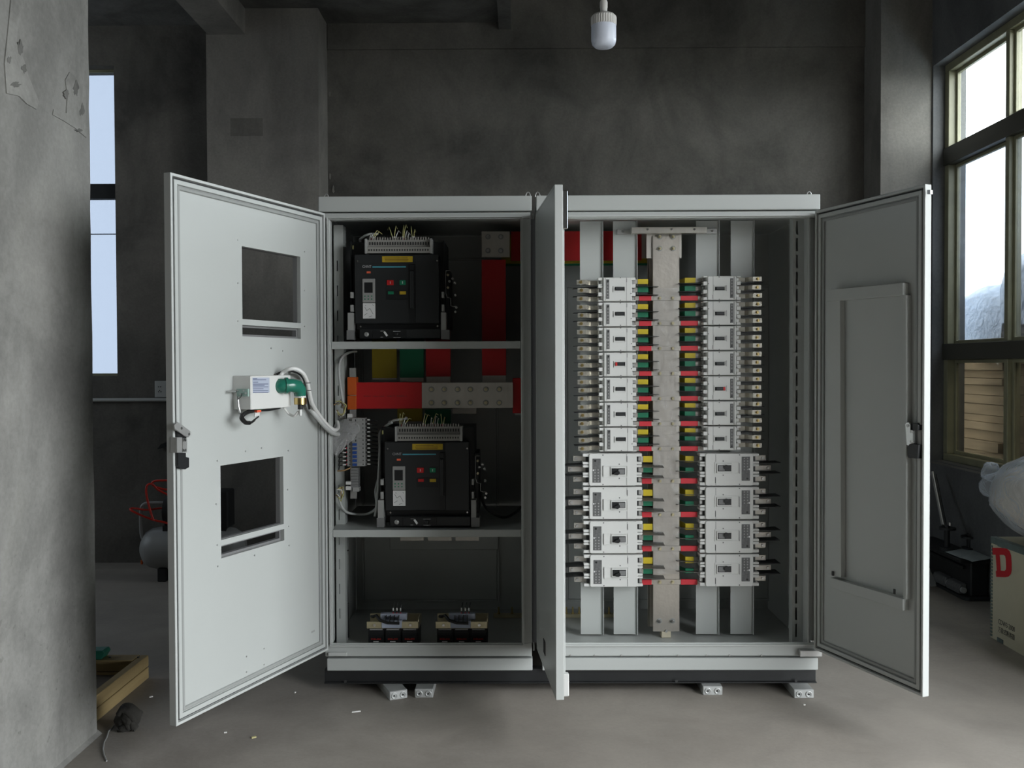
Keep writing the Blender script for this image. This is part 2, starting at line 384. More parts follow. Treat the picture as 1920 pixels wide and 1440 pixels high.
# plaster patches on the column (raised skim with ragged edge)
def patch(poly, t=.004):
    p = [atx(x, y, X1+.002) for x, y in poly]; mb = MB(); mb.prism([(q.y, q.z) for q in p], 'x', X1-.003, X1+t); return mb
struct('plaster_patch', patch([(20,0),(48,0),(34,40),(30,80),(45,115),(52,140),(62,165),(72,190),(68,205),(50,195),(35,180),(12,175),(8,120),(14,60)]), 'skim_plaster', bpy.data.objects['column_3'])
struct('plaster_patch', patch([(130,135),(148,150),(160,165),(161,258),(140,240),(118,226),(98,215),(100,205),(124,212),(126,180),(122,150)]), 'skim_plaster', bpy.data.objects['column_3'])
rc = random.Random(3)
for px, py, rx, ry in ((16,112,4,7),(37,92,5,14),(44,128,5,9),(28,158,9,6),(123,176,5,10),(141,166,5,13),(153,208,4,12),(147,244,8,3)):
    n_ = 16; struct('chipped_spot', patch([(px+rx*rc.uniform(.45,1.35)*math.cos(t*2*pi/n_), py+ry*rc.uniform(.45,1.35)*math.sin(t*2*pi/n_)) for t in range(n_)], .0052), 'column_dark', bpy.data.objects['column_3'])
cb = struct('mortar_fillet', MB().prism([(X1-.01, 0), (X1+.016, 0), (X1-.01, .02)], 'y', Y0, Y1), 'column_concrete', bpy.data.objects['column_3'])
# ragged plaster remnants beside the pilaster
for (a, b, s_) in ((623,80,5),(640,85,7),(619,330,6),(625,355,5),(618,175,4)):
    p = at(a, b, YB-.004); mb = MB()
    poly = [(p.x+.011*s_/5*random.uniform(.4,1.2)*math.cos(t*pi/4), p.z+.03*s_/5*random.uniform(.5,1.2)*math.sin(t*pi/4)) for t in range(8)]
    struct('plaster_patch', mb.prism(poly, 'y', YB-.006, YB+.003), 'pillar_cement', bpy.data.objects['wall_back'])
# faint dark rectangle left by a removed box on the pilaster
q0, q1 = at(432, 222, YP), at(493, 255, YP)
struct('stain', MB().box(q0.x, q1.x, YP-.0015, YP+.001, q1.z, q0.z), 'old_stain', bpy.data.objects['column_1'])
struct('ground', MB().box(-30, 40, YF-40, YF-.3, -.2, -.13).box(XW+.3, 40, YF-.3, 40, -.2, -.13).box(-30, XW+.3, YB+.3, 40, -.2, -.13), 'outdoor_ground')

# ------------------------------------------------------------------ windows of the right wall
XF = 3.15
for wi, (a, b) in enumerate(WINS):
    root = bpy.data.objects.new('window_%d' % (wi+1), None); COL.objects.link(root); root.location = (XF, (a+b)/2, WZ0); OFF[root.name] = root.location.copy()
    root['kind'] = 'structure'; root['label'] = 'tall metal framed window in the right wall' if wi == 0 else 'metal framed window further along the right wall'
    n = 4; st = (b-a)/n; T1, T2 = 1.615, 3.02
    def bar(nm, *k): return obj(nm, MB().box(*k), 'frame_paint', root, bevel=.003)
    bar('window_sill_rail', XF, XF+.09, a, b, WZ0, WZ0+.05); bar('window_head_rail', XF, XF+.09, a, b, WZ1-.055, WZ1)
    for zz0, zz1 in ((T1-.06, T1+.055), (T2-.05, T2+.075)): obj('transom', MB().box(XF-.012, XF+.09, a, b, zz0, zz1), 'frame_backlit', root, bevel=.003)
    for i in range(n+1):
        y = a+i*st; t = .045 if 0 < i < n else .06
        y0, y1 = (y-t/2, y+t/2) if 0 < i < n else ((y, y+t) if i == 0 else (y-t, y))
        for z0, z1 in ((WZ0+.05, T1-.06), (T1+.055, T2-.05), (T2+.075, WZ1-.055)): bar('mullion', XF, XF+.085, y0, y1, z0, z1)
    for i in range(n):
        y0 = a+i*st+(.06 if i == 0 else .0225); y1 = a+(i+1)*st-(.06 if i == n-1 else .0225)
        for j, (z0, z1) in enumerate(((WZ0+.05, T1-.06), (T1+.055, T2-.05), (T2+.075, WZ1-.055))):
            sx = XF+.03+.022*(i % 2)
            obj('sash', MB().ringbox('x', sx, sx+.025, (y0, y1, z0, z1), .024), 'frame_paint', root, bevel=.002)
            g = obj('pane', MB().box(sx+.010, sx+.014, y0+.02, y1-.02, z0+.02, z1-.02), ('glass_dusty_dimmed', 'glass_hazy_dimmed', 'glass_clear')[j], root)
# sloping inner sill ledge
struct('trim_1', MB().prism([(XW-.012, .80), (XW+.10, .815), (XW+.10, .82), (XW-.012, .812)], 'y', -1.0, 2.515), 'pillar_cement')
# left window in the back wall
root = bpy.data.objects.new('window_4', None); COL.objects.link(root); root.location = (LWIN[0], YB+.1, LWIN[2]); OFF[root.name] = root.location.copy(); root['kind'] = 'structure'; root['label'] = 'narrow visible window behind the concrete column'
x0, x1, z0, z1 = LWIN
obj('window_frame', MB().ringbox('y', YB+.1, YB+.16, LWIN, .02), 'frame_paint', root)
obj('transom', MB().box(x0+.02, x1-.02, YB+.09, YB+.16, at(218,368,YB).z, at(218,340,YB).z), 'black_metal', root, bevel=.004)
obj('mullion', MB().box(-3.95, -3.90, YB+.1, YB+.16, z0+.02, at(218,368,YB).z), 'frame_paint', root)
obj('mullion', MB().box(-3.95, -3.90, YB+.1, YB+.16, at(218,340,YB).z, z1-.02), 'frame_paint', root)
obj('pane', MB().box(x0+.02, x1-.02, YB+.125, YB+.13, z0+.02, at(218,368,YB).z), 'glass_dimmed', root)
obj('pane', MB().box(x0+.02, x1-.02, YB+.125, YB+.13, at(218,340,YB).z, z1-.02), 'glass_dimmed', root)
zr = at(190, 440, YB+.14).z
obj('wire_bar', MB().box(x0+.02, x1-.02, YB+.14, YB+.146, zr, zr+.008), 'black_metal', root)

root = bpy.data.objects.new('window_5', None); COL.objects.link(root); root.location = (XLW-.1, LW5[0], LW5[2]); OFF[root.name] = root.location.copy(); root['kind'] = 'structure'; root['label'] = 'unseen window added in the left wall to brighten the back left'  # out of view, added to brighten the dark back left
obj('window_frame', MB().ringbox('x', XLW-.16, XLW-.1, LW5, .03), 'frame_paint', root); obj('pane', MB().box(XLW-.135, XLW-.13, LW5[0]+.03, LW5[1]-.03, LW5[2]+.03, LW5[3]-.03), 'glass_hazy_dimmed', root)

# ================================================================== CABINETS
XL, XM, XR = -.893, .107, 1.4144; ZB, ZT = .104, 2.304; D = .80
def P0(px, py, Y=0.): return at(px, py, Y)
zc0 = P0(800, 397).z; zo1 = P0(800, 411).z; zo0 = P0(800, 1206).z; zs0 = P0(800, 1231).z
def cabinet(name, label, xa, xb, oa, ob, bevel=.0025):
    c = thing(name, label, 'cabinet', ((xa+xb)/2, D/2, ZB))
    obj('top_cover', MB().box(xa, xb, -.016, D, zc0, ZT), 'paint', c, bevel)
    obj('header_frame', MB().box(xa+.012, xb-.006, 0, .05, zo1, zc0-.004), 'paint', c, bevel)
    obj('post', MB().box(xa+.018, oa, 0, .05, zo0, zo1), 'paint', c, bevel)
    obj('post', MB().box(ob, xb-.004, 0, .05, zo0, zo1), 'paint', c, bevel)
    obj('sill_frame', MB().box(xa+.012, xb-.006, 0, .012, zs0, zo0), 'paint', c, bevel)
    obj('lower_cover', MB().box(xa+.022, xb-.003, -.012, .03, ZB, zs0-.006), 'paint', c, bevel)
    obj('opening_edge', MB().ringbox('y', -.012, .0, (oa-.012, ob+.012, zo0-.012, zo1+.012), .006), 'paint_edge', c)
    obj('floor_plate', MB().box(xa+.02, xb-.01, .013, D, .17, .18), 'paint', c)
    return c
oaL, obL = P0(621, 800).x, P0(977, 800).x
oaR, obR = .165, P0(1530, 800).x
cabL = cabinet('switchgear_cabinet', 'light grey steel cabinet with black power breakers on two shelves, left door wide open', XL, XM-.018, oaL, obL)
cabR = cabinet('distribution_cabinet', 'wide light grey cabinet holding two columns of white breakers, both doors open', XM+.003, XR, oaR, obR)
# shell panels
obj('side_panel', MB().box(XL+.015, XL+.018, .05, D, ZB, zc0-.002), 'paint', cabL)
obj('back_panel', MB().box(XL+.02, XM-.02, D-.02, D-.015, .18, zc0-.002), 'paint', cabL)
a, b = at(683, 1008, D-.03), at(932, 1124, D-.03)
obj('back_door', MB().box(a.x, b.x, D-.034, D-.02, b.z, 2.1).ringbox('y', D-.038, D-.034, (a.x-.012, b.x+.012, b.z-.012, 2.11), .01), 'paint', cabL, .002)
a, b = at(731, 1000, D-.05), at(934, 1030, D-.05)
obj('back_crossbar', MB().box(a.x, b.x, D-.055, D-.04, b.z, a.z), 'paint', cabL, .002)
zq0, zq1 = at(1000, 560, .4).z, at(1000, 425, .4).z
obj('light_stop_partition', MB().holed('x', XM-.016, XM-.010, (.052, D-.02, .181, zc0-.003), [(.397, .417, at(1000,490,.4).z, at(1000,432,.4).z), (.517, .535, at(1000,495,.52).z, at(1000,438,.52).z), (.597, .615, at(1000,499,.6).z, at(1000,442,.6).z), (.595, .635, at(1000,1160,.6).z, at(1000,1150,.6).z)]), 'paint', cabL)  # unseen partition, closed full height to keep light out of the left cabinet
# inner corner post with punched slots, left
def slotted_post(c, xa, xb, Y, z0, z1, slots, t=.003):
    return obj('slotted_post', MB().holed('y', Y, Y+t, (xa, xb, z0, z1), slots), 'paint', c)
pa, pb = at(629, 900, .16).x, at(645, 900, .16).x
slotted_post(cabL, pa, pb, .16, .18, 2.2, [(pa+.014, pa+.019, z, z+.05) for z in [.3+.12*i for i in range(15)]])
obj('corner_post', MB().box(pb, pb+.003, .16, .24, .18, 2.2), 'paint', cabL)
# shelves
for (y0, y1, xa, xb) in ((640, 654, 621, 977), (993, 1007, 624, 980)):
    A, B = at(800, y0, .012), at(800, y1, .012)
    s_ = obj('shelf', MB().box(oaL-.01, obL+.01, .012, D-.06, A.z-.004, A.z), 'paint', cabL)
    obj('shelf_lip', MB().box(oaL+.001, obL-.001, .010, .024, B.z, A.z), 'paint', s_, .002)
ZS1, ZS2 = at(800, 640, .012).z, at(800, 993, .012).z
# right cabinet shell
obj('side_panel', MB().box(XR-.018, XR-.015, .05, D, ZB, zc0-.002), 'paint', cabR)
obj('back_panel', MB().box(XM+.02, XR-.02, D-.02, D-.015, .18, zc0-.002), 'paint', cabR)
a, b = at(1064, 540, D-.03), at(1440, 1122, D-.03)
obj('back_door', MB().box(a.x, b.x, D-.034, D-.02, b.z, a.z).ringbox('y', D-.038, D-.034, (a.x-.012, b.x+.012, b.z-.012, a.z+.012), .01), 'paint', cabR, .002)
pa, pb = at(1486, 800, .12).x, at(1505, 800, .12).x
slotted_post(cabR, pa, pb+.004, .12, .18, 2.22, [(pa+.014, pa+.024, z, z+.062) for z in [.22+.08*i for i in range(25)]])
obj('post_channel', MB().box(pa, pa+.003, .123, .17, .18, 2.22).box(pa, pb+.004, .17, .173, .18, 2.22), 'paint', cabR)
obj('inner_side_panel', MB().holed('x', pb+.004, pb+.007, (.05, .17, .18, 2.22), [(.085, .091, z, z+.27) for z in [.3+.3*i for i in range(6)]]), 'paint', cabR)
obj('opening_return', MB().box(obR-.035, obR-.031, .0, .05, zo0, zo1), 'paint', cabR)
obj('opening_return', MB().box(obR-.031, obR, .03, .034, zo0, zo1), 'paint', cabR)
YS = .27
for (p, q) in ((1088, 1131), (1150, 1195), (1305, 1348), (1370, 1413)):
    A, B = at(p, 700, YS).x, at(q, 700, YS).x
    st = obj('mounting_strip', MB().box(A, B, YS, YS+.003, .19, 2.23), 'paint', cabR)
    obj('strip_flange', MB().box(B-.003, B, YS-.012, YS, .19, 2.23), 'paint', st)
for px in (1070, 1115, 1165, 1218, 1271, 1325, 1368, 1428):
    p = at(px, 1229, -.002); obj('screw', MB().cyl((p.x, 0, p.z), 'y', .004, -.004, 8), 'steel', cabR)
for px in (780, 872, 700): 
    p = at(px, 1230, -.002); obj('screw', MB().cyl((p.x, 0, p.z), 'y', .003, -.003, 8), 'steel', cabL)
obj('gap_shade_strip', MB().box(XM-.021, XM+.020, .014, .022, zo0, zo1), 'seam_dark', cabR)  # added dark filler, its colour stands for the shade in the gap
# lifting eyes
for c, px, Y in ((cabL, 612, .05), (cabL, 990, .03), (cabR, 1008, .03), (cabR, 1517, .05)):
    x = at(px, 366, Y).x
    obj('lifting_eye', MB().tube([(x+.011*math.cos(t), Y, ZT+.002+.022*math.sin(t)) for t in [pi*i/8 for i in range(9)]], .0028, 6), 'steel', c)
# hinge blocks
for c, px, py in ((cabL, 607, 411), (cabR, 1536, 410)):
    p = at(px, py, -.02); obj('hinge', MB().box(p.x-.006, p.x+.004, -.03, 0, p.z-.02, p.z+.02), 'steel', c, .002)
obj('hinge_bracket', MB().box(XL+.028, XL+.115, -.014, 0, P0(640,1229).z, P0(640,1222).z), 'paint_edge', cabL, .002)
a, b = P0(1496, 1216), P0(1538, 1228)
obj('hinge_bracket', MB().box(a.x, b.x, -.03, 0, b.z, a.z), 'steel', cabR, .003)

# ------------------------------------------------------------------ doors
ZD0, ZD1 = .2086, 2.2234
class Frame:
    def __init__(s, hinge, ang): s.o = Vector(hinge); s.a = ang; s.ux = Vector((math.cos(ang), math.sin(ang), 0)); s.n = Vector((-math.sin(ang), math.cos(ang), 0))
    def loc(s, px, py, off):                       # pixel -> (u, z) on the plane at local y = off
        r = ray(px, py); o = s.o + s.n*off; t = (o-CAM).dot(s.n)/r.dot(s.n); p = CAM+r*t; return (p-s.o).dot(s.ux), p.z
    def world(s, px, py, off):
        u, z = s.loc(px, py, off); p = s.o + s.ux*u + s.n*off; p.z = z; return p
def make_door(cab, hinge, ang, wd, inner, label, holes=(), t=.018):
    sgn = 1 if inner > 0 else -1
    d = obj('door', MB().holed('y', 0, t*sgn, (0, wd, ZD0, ZD1), list(holes)), 'paint', cab, .0015, label, loc=(hinge[0], hinge[1], 0), rotz=ang)
    R_ = lambda i: (i, wd-i, ZD0+i, ZD1-i)
    obj('door_rim', MB().ringbox('y', -.001*sgn, .031*sgn, R_(-.001), .011), 'paint_edge', d, .0015)
    obj('door_groove', MB().ringbox('y', t*sgn, (t+.0006)*sgn, R_(.011), .008), 'seam_dark', d)
    obj('door_flange', MB().ringbox('y', t*sgn, .029*sgn, R_(.019), .017), 'paint', d, .0015)
    obj('door_seal', MB().ringbox('y', t*sgn, .025*sgn, R_(.040), .014), 'gasket', d, .003)
    return d
# left door with instrument cut-outs
aL = 1.1813+pi; FL = Frame((XL+.005, -.02, 0), aL); IN = .018
def rect_px(fr, off, tl, br, tr, bl):
    us = [fr.loc(*p, off) for p in (tl, tr, br, bl)]
    return (min((us[0][0]+us[3][0])/2, (us[1][0]+us[2][0])/2), max((us[0][0]+us[3][0])/2, (us[1][0]+us[2][0])/2), (us[2][1]+us[3][1])/2, (us[0][1]+us[1][1])/2)
H1 = rect_px(FL, IN, (453,462), (564,605), (563,481), (455,599)); H2 = rect_px(FL, IN, (454,610), (564,634), (564,615), (455,632))
H3 = rect_px(FL, IN, (413,873), (532,983), (531,856), (415,1012)); H4 = rect_px(FL, IN, (415,1022), (533,1013), (533,993), (415,1047))
doorL = make_door(cabL, FL.o, aL, .9716, 1, 'bright grey door with two square instrument cut-outs', [H1, H2, H3, H4])
for h in (H1, H3): obj('cutout_flange', MB().ringbox('y', -.022, -.001, (h[0]-.003, h[1]+.003, h[2]-.003, h[3]+.003), .004), 'grey_plastic', doorL)
for h in (H2, H4):
    obj('cutout_flange', MB().ringbox('y', -.022, -.001, (h[0]-.003, h[1]+.003, h[2]-.003, h[3]+.003), .012), 'grey_plastic', doorL)
for px, py in ((446,450),(571,472),(446,531),(571,545),(446,602),(571,612),(508,653),(530,658),(407,864),(490,840),(540,845),(460,846),(539,918),(405,945),(541,987),(407,1022),(542,1023),(477,1041),(408,1062),(462,1231),(495,1216),(462,1260),(495,1246)):
    u, z = FL.loc(px, py, IN); obj('rivet', MB().cyl((u, IN, z), 'y', .0032, .0025, 8), 'steel', doorL)
u, z = FL.loc(587, 1184, IN); obj('maker_plate', MB().box(u-.012, u+.012, IN, IN+.001, z-.004, z+.004), 'mid_plastic', doorL)
# latch, left door
def on(fr, d, nm, mt, poly, y0, y1, bevel=.001): return obj(nm, MB().prism([fr.loc(px, py, y1) for px, py in poly], 'y', y0, y1), mt, d, bevel)
on(FL, doorL, 'latch_body', 'black_plastic', [(334,849),(349,849),(349,857),(355,858),(355,876),(348,880),(338,879),(334,874)], IN, .045)
on(FL, doorL, 'latch_bracket', 'steel', [(332,820),(342,820),(342,849),(332,849)], IN, .05)
on(FL, doorL, 'latch_bracket', 'steel', [(343,822),(351,822),(351,848),(343,848)], IN, .045)
on(FL, doorL, 'latch_shoe', 'black_plastic', [(334,808),(346,812),(350,820),(350,824),(334,820)], IN, .042)
on(FL, doorL, 'latch_lever', 'steel', [(327,797),(333,791),(357,808),(358,815),(354,820),(347,818),(328,804)], .045, .053)
for px, py in ((340,803),(354,814),(347,825),(347,844)): u, z = FL.loc(px, py, .053); obj('latch_rivet', MB().cyl((u, .05, z), 'y', .005, .005, 10), 'chrome', doorL)
# right door
aR = -1.2127; FR = Frame((XR, -.02, 0), aR)
doorR = make_door(cabR, FR.o, aR, .6545, -1, 'shadowed grey door with a raised rectangular stiffening frame')
def on2(fr, d, nm, mt, tl, tr, br, bl, y0, y1, bevel=.0015): return obj(nm, MB().prism([fr.loc(*p, y1) for p in (tl, tr, br, bl)], 'y', y0, y1), mt, d, bevel)
on2(FR, doorR, 'stiffener_bar', 'paint', (1557,543), (1693,530), (1693,553), (1557,565), -.018, -.050)
on2(FR, doorR, 'stiffener_bar', 'paint', (1557,1083), (1693,1123), (1693,1145), (1557,1101), -.018, -.048)
on2(FR, doorR, 'stiffener_bar', 'paint', (1550,565), (1575,563), (1577,1083), (1552,1076), -.018, -.044)
on2(FR, doorR, 'stiffener_bar', 'paint', (1693,553), (1699,553), (1699,1124), (1693,1122), -.018, -.044)
for px, py in ((1563,1075),(1679,1109)): u, z = FR.loc(px, py, -.045); obj('slot_hole', MB().box(u-.005, u+.005, -.052, -.048, z-.01, z+.01), 'seam_dark', doorR)
on(FR, doorR, 'latch_body', 'black_plastic', [(1706,831),(1722,834),(1720,860),(1702,858),(1701,838)], -.018, -.045)
on(FR, doorR, 'latch_shoe', 'black_plastic', [(1706,793),(1717,793),(1721,798),(1720,807),(1706,806)], -.018, -.045)
on(FR, doorR, 'latch_lever', 'chrome', [(1697,795),(1700,792),(1704,792),(1707,797),(1707,806),(1712,807),(1712,831),(1705,833),(1703,836),(1700,834)], -.045, -.052)
for px, py in ((1702,798),(1709,809),(1709,828)): u, z = FR.loc(px, py, -.052); obj('latch_rivet', MB().cyl((u, -.052, z), 'y', .006, -.003, 10), 'steel', doorR)
on(FR, doorR, 'edge_clip', 'steel', [(1738,356),(1744,356),(1744,364),(1738,364)], -.02, -.034)
# middle door, seen edge-on
aM = -1.4763; FM = Frame((XM, -.02, 0), aM)
doorM = make_door(cabR, FM.o, aM, .6545, 1, 'grey door standing open between the two cabinets, seen edge-on')
wd = .6545
obj('lock_rod', MB().box(wd-.035, wd-.018, .030, .040, .26, ZD1-.03), 'paint_edge', doorM, .002)
obj('lock_guide', MB().box(wd-.03, wd-.004, .03, .052, ZD1-.17, ZD1-.02), 'chrome', doorM, .003)
obj('lock_guide', MB().box(wd-.03, wd-.004, .03, .052, ZD0+.01, ZD0+.10), 'white_plastic', doorM, .003)
u, z = FM.loc(1021, 1213, 0); obj('key_slot', MB().box(u-.03, u+.03, -.002, 0, z-.03, z+.03), 'seam_dark', doorM)

# ------------------------------------------------------------------ plinth and support bars
pl = thing('plinth_channel', 'black steel base channel under both grey cabinets', 'plinth', (.26, .3, .04))
pa, pb = P0(608, 1270).x, P0(1531, 1270).x
obj('channel', MB().prism([(-.004, .046), (-.004, .04), (.06, .04), (.06, .104), (.012, .104), (.012, .046)], 'x', pa, pb), 'black_metal', pl, .001)
obj('channel', MB().box(pa, pb, .70, .76, .04, .104), 'black_metal', pl)
obj('end_plate', MB().box(pa, pa+.006, .06, .70, .04, .104), 'black_metal', pl); obj('end_plate', MB().box(pb-.006, pb, .06, .70, .04, .104), 'black_metal', pl)
for px in (1268, 1492, 648): p = P0(px, 1279); obj('bolt_hole', MB().cyl((p.x, -.0045, .052), 'y', .007, -.001, 8), 'seam_dark', pl)
def support(px, py, w, h, ang, L, label):
    p = atz(px, py, 0); r = thing('support_bar', label, 'bar', (p.x, p.y, 0), 'aluminium bars under the cabinets'); r.rotation_euler.z = ang
    o = Vector((p.x, p.y, 0))
    obj('tube', MB().ringbox('y', o.y+.002, o.y+L, (o.x-w/2, o.x+w/2, 0, h), .004), 'aluminium', r, .001)
    obj('end_cap', MB().box(o.x-w/2-.001, o.x+w/2+.001, o.y-.004, o.y+.003, 0, h+.0008), 'aluminium', r, .003)
    for s in (-1, 1):
        c = o + Vector((s*w*.25, -.004, h*.5)); g = obj('cap_ring', MB().lathe(c, [(h*.36, 0), (h*.36, -.003), (h*.25, -.003), (h*.20, 0)], 18, 'y'), 'aluminium', r)
        obj('cap_hole', MB().cyl(c, 'y', h*.10, -.0035, 10), 'seam_dark', g)
support(747, 1311, .082, .040, .42, .62, 'aluminium bar lying askew under the left cabinet, capped end showing')
support(795, 1308, .082, .040, 0, .7, 'aluminium bar straight under the left cabinet beside the askew one')
support(1336, 1303, .088, .040, 0, .7, 'aluminium bar under the middle of the wide right cabinet')
support(1507, 1309, .088, .040, 0, .74, 'aluminium bar at the right end under the wide cabinet')

# ================================================================== AIR CIRCUIT BREAKERS
def acb(px0, py0, Y, label, ind, wires):
    o = at(px0, py0, Y); k = (at(px0+158, py0, Y)-o).x/159.
    def U(u): return o.x+u*k
    def Z(v): return o.z+v*k
    r = thing('air_circuit_breaker', label, 'circuit breaker', (U(80), Y+.15, Z(-161)), 'black drawout circuit breakers')
    def B(nm, mt, u0, u1, v0, v1, y0, y1, par=None, bev=.001, lab=None): return obj(nm, MB().box(U(u0), U(u1), Y+y0, Y+y1, Z(v1), Z(v0)), mt, par or r, bev, lab)
    B('chassis', 'black_plastic', -9, 167, 26, -156, .06, .34, bev=.003)
    fr = B('front_panel', 'dark_plastic', 0, 159, 0, -131, 0, .07, bev=.005)
    B('panel_section', 'dark_plastic', 114.5, 159, -1, -130, -.003, 0, fr, .002)
    B('panel_section', 'dark_plastic', 1, 103, -1, -17, -.002, 0, fr, .001)
    B('base_panel', 'dark_plastic', 9.6, 162, -141, -159, -.012, .06, bev=.003)
    B('base_module', 'black_plastic', 11, 34, -142, -158, -.015, -.012); B('base_module', 'black_plastic', 34.5, 98, -142, -158, -.014, -.012)
    B('base_gap', 'black_plastic', 2, 160, -131, -141, .03, .07)
    hs = B('handle_recess', 'black_plastic', 103, 114, -19, -129, -.004, .0, bev=0)
    B('charging_handle', 'dark_plastic', 105, 112, -32, -103, -.016, -.004, hs, .003); B('handle_stop', 'black_plastic', 104, 113, -20, -31, -.012, -.004, hs, .002)
    tb = obj('terminal_block', MB().prism([(Y-.006, Z(2)), (Y+.06, Z(2)), (Y+.06, Z(30)), (Y+.02, Z(28)), (Y+.02, Z(16)), (Y-.006, Z(13))], 'x', U(24), U(143)), 'beige_plastic', r, .001)
    for s0, s1 in ((20, 24), (143, 147)): B('terminal_end', 'mid_plastic', s0, s1, 29, 1, -.008, .06, tb, .001)
    n = 24; screws = MB(); holes = MB()
    for i in range(n):
        u = 28+i*(111/(n-1))
        screws.box(U(u-1.1), U(u+1.1), Y+.022, Y+.05, Z(27), Z(33)); holes.box(U(u-1.2), U(u+1.2), Y-.0075, Y-.005, Z(6), Z(9.5)); holes.box(U(u-1.3), U(u+1.3), Y+.018, Y+.0205, Z(18.5), Z(24))
    obj('terminal_screws', screws, 'beige_plastic', tb); obj('terminal_slots', holes, 'seam_dark', tb)
    yl = B('warning_label', 'yellow_label', 52.5, 110, -4, -15, -.0034, -.002, None, 0, 'yellow warning label')
    for v in (-6.8, -9.5, -12.2): B('label_print', 'print_brown', 56+random.uniform(0,3), 104-random.uniform(0,12), v, v-1.1, -.0039, -.0034, yl, 0)
    obj('lettering', text_mb('CHNT', .0165, (U(15), Y-.0015, Z(-25.2)), (1,0,0), (0,0,1), width=17*k), 'print_grey', r)
    B('accent_line', 'blue_line', 34, 97, -22.6, -25, -.0015, 0, None, 0)
    B('rating_label', 'orange_label', 23, 30.4, -32, -35.6, -.0015, 0, None, 0)
    ct = B('controller', 'mid_plastic', 15, 39, -46, -91, -.006, 0, None, .002); B('screen', 'black_plastic', 18.6, 34.5, -53, -72.7, -.0065, -.005, ct, 0)
    for i in range(3):
        for j in range(2): B('key', 'green_button', 18.6+i*6.4, 21+i*6.4, -78-j*5.5, -80-j*5.5, -.0075, -.005, ct, 0)
    pp = B('wiring_plate', 'print_white', 15.5, 39, -92, -121, -.005, 0, None, .001)
    pm = MB()
    for (u0, v0, u1, v1) in ((19,-99,23,-106),(23,-106,29,-102),(29,-102,35,-113),(18,-115,24,-111),(27,-118,33,-116),(34,-95,36,-97),(20,-96,22,-97)):
        pm.tube([(U(u0), Y-.0055, Z(v0)), (U(u1), Y-.0055, Z(v1))], .0008, 5)
    obj('plate_print', pm, 'print_black', pp)
    for nm, mt, u0, u1, v0, v1 in (('off_button','red_button',61,74,-48.8,-58.4),('on_button','green_button',85,96.5,-49.2,-58)):
        b_ = B(nm, mt, u0, u1, v0, v1, -.006, 0, None, .0015); B('button_mark', 'print_white', (u0+u1)/2-.5, (u0+u1)/2+.5, (v0+v1)/2+2.4, (v0+v1)/2-2.4, -.0066, -.005, b_, 0)
    ip = B('indicator_panel', 'black_plastic', 60, 101, -68, -86, -.002, 0, None, 0)
    B('state_indicator', ind, 63, 74, -70, -75.6, -.004, -.002, ip, .001); B('spring_indicator', 'yellow_label', 85, 97, -70, -76, -.004, -.002, ip, .001)
    for u, v in ((6,-13),(156,-13),(9,-135.5),(155,-135.5)): obj('panel_screw', MB().cyl((U(u), Y+(.0 if v > -20 else .03), Z(v)), 'y', .0045, -.004, 8), 'chrome', r)
    kn = obj('crank_socket', MB().lathe((U(23), Y-.012, Z(-151)), [(0,-.008), (.006,-.008), (.011,-.006), (.012,0)], 16, 'y'), 'steel', r)
    obj('position_knob', MB().prism([(U(54.5), Z(-147)), (U(57.5), Z(-145)), (U(63.5), Z(-153)), (U(60.5), Z(-155.5))], 'y', Y-.02, Y-.012), 'print_white', r, .001)
    obj('lock_knob', MB().lathe((U(80), Y-.012, Z(-150.5)), [(0,-.012), (.010,-.012), (.011,0)], 14, 'y'), 'black_plastic', r)
    for u0, u1, v in ((49,56,-144.5),(49,54,-156),(73,87,-145),(73,87,-156.5)): B('print_line', 'print_grey', u0, u1, v, v-.8, -.0146, -.0135, None, 0)
    for s, (a, b, c, d_) in ((-1, (-13,-2,-15,-1)), (1, (163,172.5,163,179))):
        B('side_rail', 'mid_plastic', a, b, -110, -144, -.01, .05); B('rail_foot', 'grey_plastic', c, d_, -143, -161, -.012, .05)
        B('guide_block', 'mid_plastic', (-8.5 if s < 0 else 164), (-2.5 if s < 0 else 168.5), -71, -82, .0, .05); B('guide_block', 'mid_plastic', (-8.5 if s < 0 else 164), (-2.5 if s < 0 else 168.5), -95, -108, .0, .05)
        B('side_plate', 'black_plastic', (-9.5 if s < 0 else 167), (-8.5 if s < 0 else 168), 27, -110, .03, .30, None, 0)
    # exposed linkage on the right flank
    lk = obj('linkage', MB().tube([(U(u), Y+.05, Z(v)) for u, v in ((179,-29),(171,-29),(170,-40),(170.5,-72),(173,-80),(180,-82),(180,-96),(186,-98),(190,-97))], .0022, 6), 'steel', r)
    for u, v, mt in ((175,-38,'zinc'),(175,-62,'zinc'),(178,-50,'steel'),(188,-53,'mid_plastic'),(189,-76,'mid_plastic'),(191,-100,'chrome'),(189,-108,'chrome'),(184,-45,'steel')):
        obj('linkage_pin', MB().cyl((U(u), Y+.05, Z(v)), 'y', .0058, -.018, 8), mt, lk)
    B('rear_block', 'black_plastic', 168, 176, -25, -140, .08, .30, None, .002); B('cable_clip', 'wire_yellow', -7.5, -5.5, 20, 12.5, .055, .06, None, 0)
    # wires into the terminal block
    for u, col, hgt, bend, fer in wires:
        b0 = Vector((U(u), Y+.03, Z(30)))
        obj('wire', MB().tube([b0, b0+Vector((bend*.15*k, .0, 6*k)), b0+Vector((bend*.5*k, .004, hgt*.6*k)), b0+Vector((bend*k, .02, hgt*k)), b0+Vector((bend*1.5*k, .05, hgt*.85*k))], .0019, 6), col, tb)
        obj('ferrule', MB().cyl(b0-Vector((0,0,4*k)), 'z', .0030, (9 if fer == 'wire_white' else 6)*k, 7), fer, tb)
    p0 = Vector((U(27), Y+.05, Z(41)))
